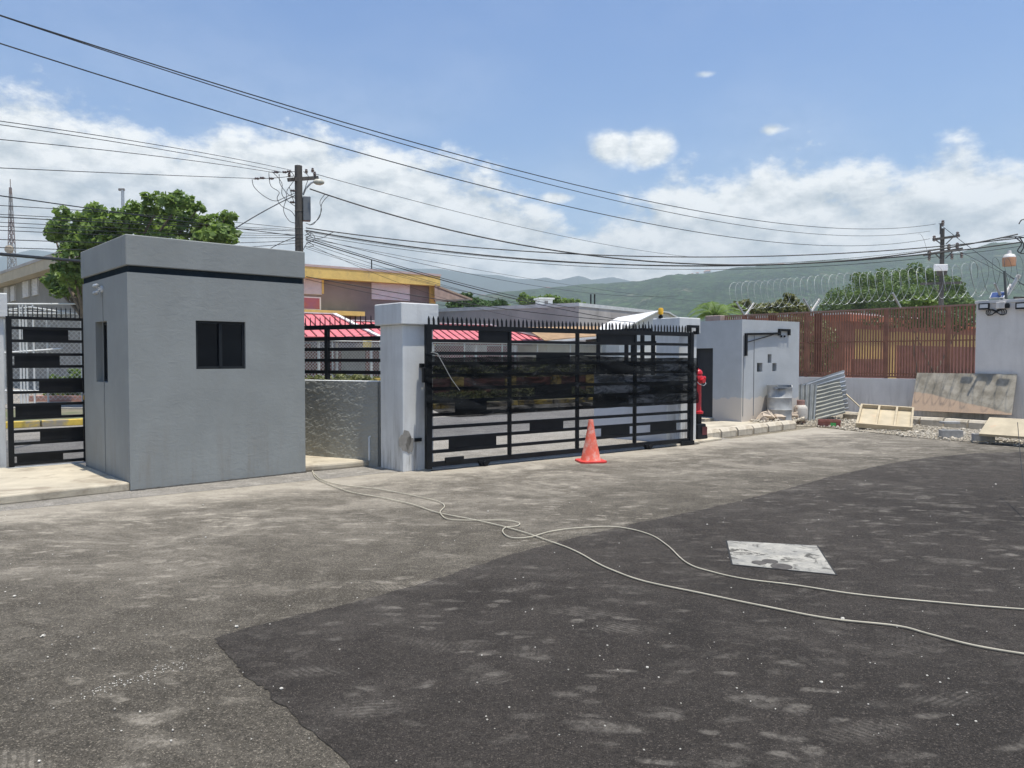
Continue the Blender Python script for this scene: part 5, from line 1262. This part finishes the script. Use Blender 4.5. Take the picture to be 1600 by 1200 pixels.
bd = thing('planter_bed', 'planter with pinkish edge and green shrub behind the pedestrian gate', 'planter', (*A(112, 560, 27).xy, .13)); MB().box(-1.3, 1.0, -.5, .9, 0, .22).build('edge', M('pink_kerb', (.42, .22, .17), .8), bd); mb = MB(); leaves(mb, [(-.5, .2, .5, .5, .4), (.3, .2, .6, .5, .45), (0, .3, .8, .3, .3)], 1800, .14, random.Random(3)); mb.build('shrub', L_lite, bd)
# lattice tower, thin mast
tw = thing('lattice_tower', 'red and white lattice radio tower at the far left', 'tower', (*A(22, 560, 150).xy, 0))
zt_ = A(22, 293, 150).z; m_tr = M('tower_red', (.22, .17, .155), .6); m_tw = M('tower_white', (.28, .27, .26), .6)
nb = 22
for i in range(nb):
    q0_, q1_ = i / nb, (i + 1) / nb; w0, w1 = 1.05 * (1 - q0_ ** 1.0 * .88) * 1.0, 1.05 * (1 - q1_ * .88); z0, z1 = zt_ * q0_, zt_ * q1_; mb = MB()
    c0_ = [Vector((a * w0, b_ * w0, z0)) for a, b_ in ((-1, -1), (1, -1), (1, 1), (-1, 1))]; c1_ = [Vector((a * w1, b_ * w1, z1)) for a, b_ in ((-1, -1), (1, -1), (1, 1), (-1, 1))]
    for k_ in range(4):
        l = (k_ + 1) % 4; mb.beam(c0_[k_], c1_[k_], .12, .12); mb.beam(c0_[k_], c1_[l], .06, .06); mb.beam(c0_[l], c1_[k_], .06, .06); mb.beam(c1_[k_], c1_[l], .06, .06)
    mb.build('lattice_section', m_tr if (i // 3) % 2 else m_tw, tw)
MB().tube([(0, 0, zt_), (0, 0, zt_ + 1.6)], .07, 6).build('tip', m_tr, tw); zz2 = A(24, 391, 150).z
MB().lathe([(.05, -.5), (.75, -.3), (.8, 0), (.75, .2)], 16, (.3, -1.2, zz2), 'y').build('dish', M('dish_tan', (.40, .33, .24), .7), tw, smooth=True)
P = A(196, 560, 60); o = thing('thin_mast', 'thin grey mast rising behind the tree over the booth', 'mast', (P.x, P.y, 0)); zt_ = A(195, 297, 60).z
MB().tube([(0, 0, 0), (0, 0, zt_)], [.16, .12], 8).build('pole', m_galv, o); MB().box(-.3, .14, -.08, .08, zt_ - .05, zt_ + .12).build('head', m_bgrey, o)
# houses on the ridge
mhw = M('far_house_white', (.62, .60, .56), .8, .1, .2); mhr = M('far_house_roof', (.34, .17, .12), .8)
rnd = random.Random(15); srcs = None
for i in range(46):
    if i < 34: px = rnd.uniform(745, 1230); 
    else: px = rnd.uniform(700, 900)
    D = rnd.uniform(1130, 1290); u = (px - 800) / FPX; py = interp(ridge, px); H = (HOR - py) / FPX * 1300
    z = H * math.sin(min((D - 560) / 740, 1) * math.pi / 2) ** 1.25 - 2
    if srcs is None:
        o = thing('hillside_house', 'x', 'house'); MB().box(-4, 4, -3, 3, -6, 2.6).build('wall', mhw, o); MB().pgon([(-4.6, -3.6, 2.6), (-4.6, 3.6, 2.6), (-4.6, 0, 4.4)], (9.2, 0, 0)).build('roof', mhr, o); srcs = o
    else: o = copy_tree(srcs)
    o.location = (u * D, D, z); o.rotation_euler.z = rnd.uniform(-.6, .6); k_ = rnd.uniform(.35, .95); o.scale = (k_, k_, k_)
    tag(o, 'tiny white house on the crest of the hazy green hill', 'house', 'tiny houses along the hill crest')

# ------------------------------------------------------------------ utility poles
m_pole = M('dark_timber_pole', (.085, .075, .065), .9, .25, 3, .5, .01, 20, sc=(3, 3, .4))
m_wd = M('black_wire', (.015, .016, .018), .6, .1, 5)
m_ins = M('insulator_brown', (.10, .07, .06), .4)
U = A(469, 560, 29.6); up = thing('utility_pole', 'dark utility pole with transformer box and tangled wires behind the grey booth', 'utility pole', (U.x, U.y, 0), .35)
zU = A(469, 259, 29.6).z
MB().tube([(0, 0, 0), (0, 0, zU - 3), (0, 0, zU)], [.19, .15, .14], 14).build('pole', m_pole, up, smooth=True)
zz = lambda py: A(469, py, 29.6).z
MB().beam((-.4, -.2, zz(284)), (.75, .25, zz(273)), .12, .13).build('crossarm', m_pole, up)
for x, y, py in ((.62, .18, 272), (.55, .25, 266), (-.35, -.15, 280), (.3, .1, 270)):
    MB().lathe([(.03, 0), (.07, .02), (.04, .05), (.07, .08), (.04, .11), (.05, .15), (.02, .17)], 12, (x, y, zz(py) + .02)).build('insulator', m_ins, up, smooth=True)
MB().box(.15, .43, -.16, .14, zz(345), zz(307)).build('transformer_box', M('box_grey', (.15, .16, .17), .5, .1), up, bevel=.02)
MB().tube([(.15, -.1, zz(305)), (.25, -.15, zz(295)), (.45, -.2, zz(286)), (.6, -.22, zz(284))], .035, 8).build('lamp_arm', m_galv, up, smooth=True)
MB().lathe([(.05, -.05), (.11, .05), (.12, .22), (.06, .34), (.01, .36)], 14, (.58, -.22, zz(284)), 'x').build('street_lamp', M('lamp_cream', (.45, .43, .36), .5), up, smooth=True)
for py in (330, 357, 366, 372, 378, 384): MB().lathe([(.15, -.02), (.158, 0), (.15, .02)], 14, (0, 0, zz(py))).build('band', m_pole, up, smooth=True)
def pw(px, py, D=29.4): return A(px, py, D)
tangles = [[(394, 280), (397, 292), (412, 306), (430, 314), (446, 308), (460, 302)], [(420, 270), (423, 290), (436, 300), (433, 310), (440, 322), (455, 330), (462, 340)], [(425, 268), (440, 285), (441, 305), (455, 318), (465, 324)], [(436, 272), (438, 288), (448, 305), (443, 328), (452, 345), (464, 349)],
           [(508, 303), (500, 315), (502, 330), (490, 350), (478, 349)], [(514, 305), (503, 318), (499, 340), (484, 352)], [(478, 362), (490, 372), (505, 371), (520, 363), (530, 364)], [(452, 292), (455, 302), (458, 312), (462, 320)], [(474, 268), (482, 276), (478, 290), (474, 305)], [(455, 268), (460, 280), (448, 300), (462, 310)],
           [(396, 280), (430, 278), (460, 275)], [(420, 269), (440, 269), (462, 268)], [(476, 368), (486, 364), (492, 374), (480, 380), (474, 390)], [(476, 360), (486, 366), (478, 374), (490, 384), (475, 386)]]
Ui = Matrix.Translation(up.location) @ Matrix.Rotation(.35, 4, 'Z'); Uinv = Ui.inverted()
def smoothpts(P, k_=6):
    out = []
    for i in range(len(P) - 1):
        p0, p1, p2, p3 = P[max(i - 1, 0)], P[i], P[i + 1], P[min(i + 2, len(P) - 1)]
        for j in range(k_):
            s = j / k_; out.append(.5 * ((2 * p1) + (p2 - p0) * s + (2 * p0 - 5 * p1 + 4 * p2 - p3) * s * s + (3 * p1 - p0 - 3 * p2 + p3) * s ** 3))
    return out + [P[-1]]
for i, tg in enumerate(tangles):
    P = [Uinv @ pw(a, b_, 29.3 + .12 * math.sin(i * 2 + j)) for j, (a, b_) in enumerate(tg)]; MB().tube(smoothpts(P), .012, 5).build('jumper_wire', m_wd, up, smooth=True)
for (a, b_) in ((402, 279), (410, 278), (424, 279), (432, 269), (445, 269), (452, 268), (458, 298), (457, 316)):
    p = Uinv @ pw(a, b_); MB().lathe([(.01, -.10), (.05, -.06), (.03, -.02), (.055, .02), (.03, .06), (.01, .1)], 8, p, 'x').build('insulator', m_ins, up, smooth=True)
# far pole on the right
V_ = A(1469, 560, 52); vp = thing('utility_pole', 'far utility pole with two crossarms rising behind the bar fence', 'utility pole', (V_.x, V_.y, 0), 0)
zv = lambda py: A(1469, py, 52).z; X = lambda px: A(px, 560, 52).x - V_.x
MB().tube([(0, 0, 0), (0, 0, zv(357))], [.20, .13], 12).build('pole', m_pole, vp, smooth=True)
MB().beam((X(1466), 0, zv(366)), (X(1466), 0, zv(349)), .09, .09).build('top_pin', m_pole, vp)
for (a, b_, c, d) in ((1452, 375, 1493, 369), (1438, 399, 1498, 389), (1434, 444, 1498, 442)):
    MB().beam((X(a), -.18, zv(b_)), (X(c), -.18, zv(d)), .13, .15).build('crossarm', m_pole, vp)
for (a, b_, c, d) in ((1458, 376, 1466, 382), (1483, 372, 1473, 382), (1457, 397, 1466, 406), (1484, 393, 1473, 404), (1452, 447, 1466, 458), (1482, 446, 1472, 456)):
    MB().beam((X(a), -.12, zv(b_)), (X(c), -.12, zv(d)), .06, .05).build('brace', m_pole, vp)
for (a, b_) in ((1454, 374), (1490, 368), (1467, 350), (1447, 404), (1482, 402), (1497, 400), (1477, 387), (1490, 385), (1447, 396)):
    MB().lathe([(.03, -.02), (.12, .05), (.06, .12), (.12, .19), (.07, .26), (.11, .32), (.03, .38)], 10, (X(a), -.18, zv(b_) - .15)).build('insulator', m_ins, vp, smooth=True)
MB().box(X(1453), X(1473), -.45, -.2, zv(424), zv(414)).build('meter_box', m_louv, vp, bevel=.04); MB().lathe([(.3, zv(430)), (.33, zv(424)), (.3, zv(418))], 14, (0, -.0, 0)).build('collar', m_pole, vp)
# near pole just outside the frame at right carries the cable ends and a hanging lamp
K = A(1625, 560, 30); kp = thing('utility_pole', 'utility pole just beyond the right edge carrying the thick cables', 'utility pole', (K.x, K.y, 0))
zk = lambda py: A(1600, py, 30).z
MB().tube([(0, 0, 0), (0, 0, zk(330))], [.19, .14], 12).build('pole', m_pole, kp, smooth=True)
Kl = lambda px, py: A(px, py, 29.6) - K
MB().beam(Kl(1586, 398) * 1, Kl(1640, 398), .09, .10).build('lamp_arm', m_pole, kp)
P = A(1577, 405, 29.6) - K; P.z += K.z; zc = A(1577, 405, 29.6).z
MB().lathe([(.0, .36), (.06, .35), (.08, .22), (.16, .20), (.22, .12), (.23, .08)], 20, (P.x, P.y, zc - .02)).build('lamp_cap', M('lamp_white', (.6, .58, .55), .5), kp, smooth=True)
MB().lathe([(.23, .08), (.235, -.02), (.22, -.24), (.02, -.25)], 20, (P.x, P.y, zc - .02)).build('lamp_shade', M('lamp_orange', (.60, .30, .16), .5), kp, smooth=True)
Ki = Matrix.Translation(-Vector((K.x, K.y, 0)))
for tg in ([(1586, 371), (1596, 380), (1590, 392), (1600, 396), (1612, 386)], [(1592, 350), (1596, 344), (1604, 342)], [(1594, 372), (1600, 384), (1594, 396)], [(1562, 372), (1590, 370), (1612, 374)]):
    MB().tube(smoothpts([Ki @ A(a, b_, 29.6) for a, b_ in tg]), .022, 5).build('jumper_wire', m_wd, kp, smooth=True)

# ------------------------------------------------------------------ overhead wires
def wire(p0, D0, pm, p1, D1, r, label, grp=None):
    a = A(*p0, D0); c = A(*p1, D1); u = (pm[0] - 800) / FPX
    dx, dy = c.x - a.x, c.y - a.y; den = dx - u * dy
    s = (u * a.y - a.x) / den if abs(den) > 1e-6 else .5; s = min(max(s, .08), .92)
    Dm = a.y + dy * s; zm = A(pm[0], pm[1], Dm).z; zl = a.z + (c.z - a.z) * s; sag = (zl - zm) / (4 * s * (1 - s)); pts = []
    for i in range(41):
        q = i / 40; pts.append((a.x + dx * q, a.y + dy * q, a.z + (c.z - a.z) * q - sag * 4 * q * (1 - q)))
    tag(MB().tube(pts, r, 6).build('overhead_wire', m_wd, smooth=True), label, 'wire', grp)
wire((-300, -75), 12, (700, 237), (1462, 350), 51.8, .014, 'topmost long black cable sweeping down from the upper left corner to the far pole')
wire((-300, -78), 12.1, (760, 262), (1453, 361), 51.8, .012, 'cable that runs just under the topmost one to the upper crossarm of the far pole')
wire((-300, -30), 12.5, (800, 302), (1453, 373), 51.8, .014, 'lower of the long cables sweeping from the upper left to the far pole')
G3 = 'thin wires running left from the near utility pole'
wire((-300, 150), 14, (200, 218), (455, 266), 29.4, .010, 'highest thin wire reaching the near pole from the left edge', G3)
wire((-300, 155), 14, (200, 224), (440, 269), 29.4, .010, 'second highest thin wire reaching the near pole from the left', G3)
wire((-300, 192), 14, (200, 238), (430, 270), 29.4, .010, 'third thin wire from the left, ending above the jumper loops of the near pole', G3)
wire((-300, 248), 14, (200, 271), (402, 279), 29.4, .010, 'nearly level thin wire ending at the leftmost jumper loop of the near pole', G3)
wire((-300, 262), 13, (70, 315), (460, 368), 29.4, .014, 'dark wire from the left that goes behind the tree top above the booth', G3)
for i, (y0, y1, r) in enumerate(((320, 357, .009), (333, 359, .008), (337, 361, .012), (345, 366, .008), (351, 368, .008), (357, 371, .009), (373, 376, .010), (385, 380, .010))):
    wire((-300, y0 - 14), 14, (120, y0 + (8 if i < 6 else 5)), (462, y1), 29.4, r, ['faint wire crossing the tower and the tree, first below the dark wire', 'faint wire crossing the tower, second below the dark wire', 'thicker wire crossing the middle of the lattice tower', 'faint wire just below the middle of the lattice tower', 'lower faint wire between tower and tree', 'faint wire crossing the tower under the lower leaves', 'wire above the thick cable at the left edge', 'wire right above the thick cable at the left edge'][i], G3)
wire((-300, 368), 9, (60, 402), (360, 424), 27.0, .030, 'thick black cable at the left going behind the grey booth')
wire((366, 358), 27, (410, 333), (462, 305), 29.4, .018, 'slanting guy cable left of the near pole above the booth roof')
wire((420, 390), 28.5, (440, 380), (462, 371), 29.4, .014, 'short slanting cable left of the near pole right at the booth roof')
G4 = 'wires running right from the near utility pole'
wire((490, 271), 29.5, (760, 342), (1085, 402), 60, .012, 'thin straight wire falling to the right from the top of the near pole', G4)
wire((484, 295), 29.5, (760, 372), (1590, 366), 29.8, .026, 'heavy cable leaving the near pole at lamp height toward the right edge', G4)
wire((478, 356), 29.5, (900, 397), (1600, 371), 29.8, .020, 'upper of two long sagging cables from the near pole to the right edge', G4)
wire((478, 360), 29.5, (900, 410), (1598, 378), 29.8, .026, 'lower of two long sagging cables from the near pole to the right edge', G4)
wire((478, 366), 29.5, (950, 418), (1600, 384), 29.8, .009, 'thin faint wire below the two long sagging cables', G4)
wire((478, 362), 29.5, (820, 406), (1600, 368), 30.2, .008, 'faint wire between the two long sagging cables', G4)
for i, (y0, xm, ym, x1, y1, D1, r) in enumerate([(369, 720, 425, 1060, 462, 75, .012), (371, 700, 437, 1080, 498, 60, .016), (374, 700, 440, 1080, 512, 55, .022), (378, 640, 430, 1000, 500, 60, .010), (380, 660, 455, 960, 505, 50, .008), (385, 620, 428, 900, 482, 60, .009),
                                               (372, 760, 424, 1200, 475, 90, .009), (388, 600, 425, 860, 470, 60, .008)]):
    wire((478, y0), 29.5, (xm, ym), (x1, y1), D1, r, ['uppermost wire of the fan falling right from the near pole toward the hill', 'second wire of the fan falling right, dark and double looking', 'thickest wire of the fan falling right from the near pole', 'thin fan wire just under the thickest one', 'lowest faint fan wire crossing the front of the yellow edged building', 'faint fan wire skimming the yellow roof edge', 'farthest reaching faint wire of the fan, ending over the hill', 'short faint wire skimming the left part of the yellow roof'][i], G4)
wire((478, 432), 29.5, (700, 470), (1060, 508), 38, .016, 'cable strung low across the yellow edged building and the grey wall', G4)
wire((478, 436), 29.5, (600, 462), (700, 478), 33, .010, 'thin cable strung low across the upper windows of the yellow edged building', G4)
wire((1467, 349), 52, (1530, 400), (1700, 510), 30, .018, 'wire slanting down to the right from the top of the far pole')
wire((1497, 392), 52, (1540, 415), (1700, 500), 33, .014, 'wire slanting down to the right from the lower crossarm of the far pole')
wire((1434, 366), 51, (1445, 392), (1450, 400), 51.8, .008, 'short thin jumper left of the far pole')
wire((1590, 660), 9.0, (1592, 690), (1640, 900), 6.0, .004, 'thin dark line hanging low at the right edge')

# bitumen fillet where the asphalt meets the grey booth
rnd = random.Random(33); mb = MB(); n = 60
for i in range(n):
    a = c0 + dB * (Lb * i / n); b_ = c0 + dB * (Lb * (i + 1) / n); w0 = .03 + .03 * abs(mnoise.noise(Vector((i * .5, 0, 0)))); h0 = .02 + .02 * abs(mnoise.noise(Vector((i * .7, 3, 0))))
    mb.add([(*(a - nB * w0), .005), (*(b_ - nB * w0), .005), (*(b_ + nB * .01), h0), (*(a + nB * .01), h0)], [(0, 1, 2, 3)])
struct(mb.build('asphalt_fillet', M('bitumen', (.03, .028, .026), .9, .3, 20, .8, .01, 60)))
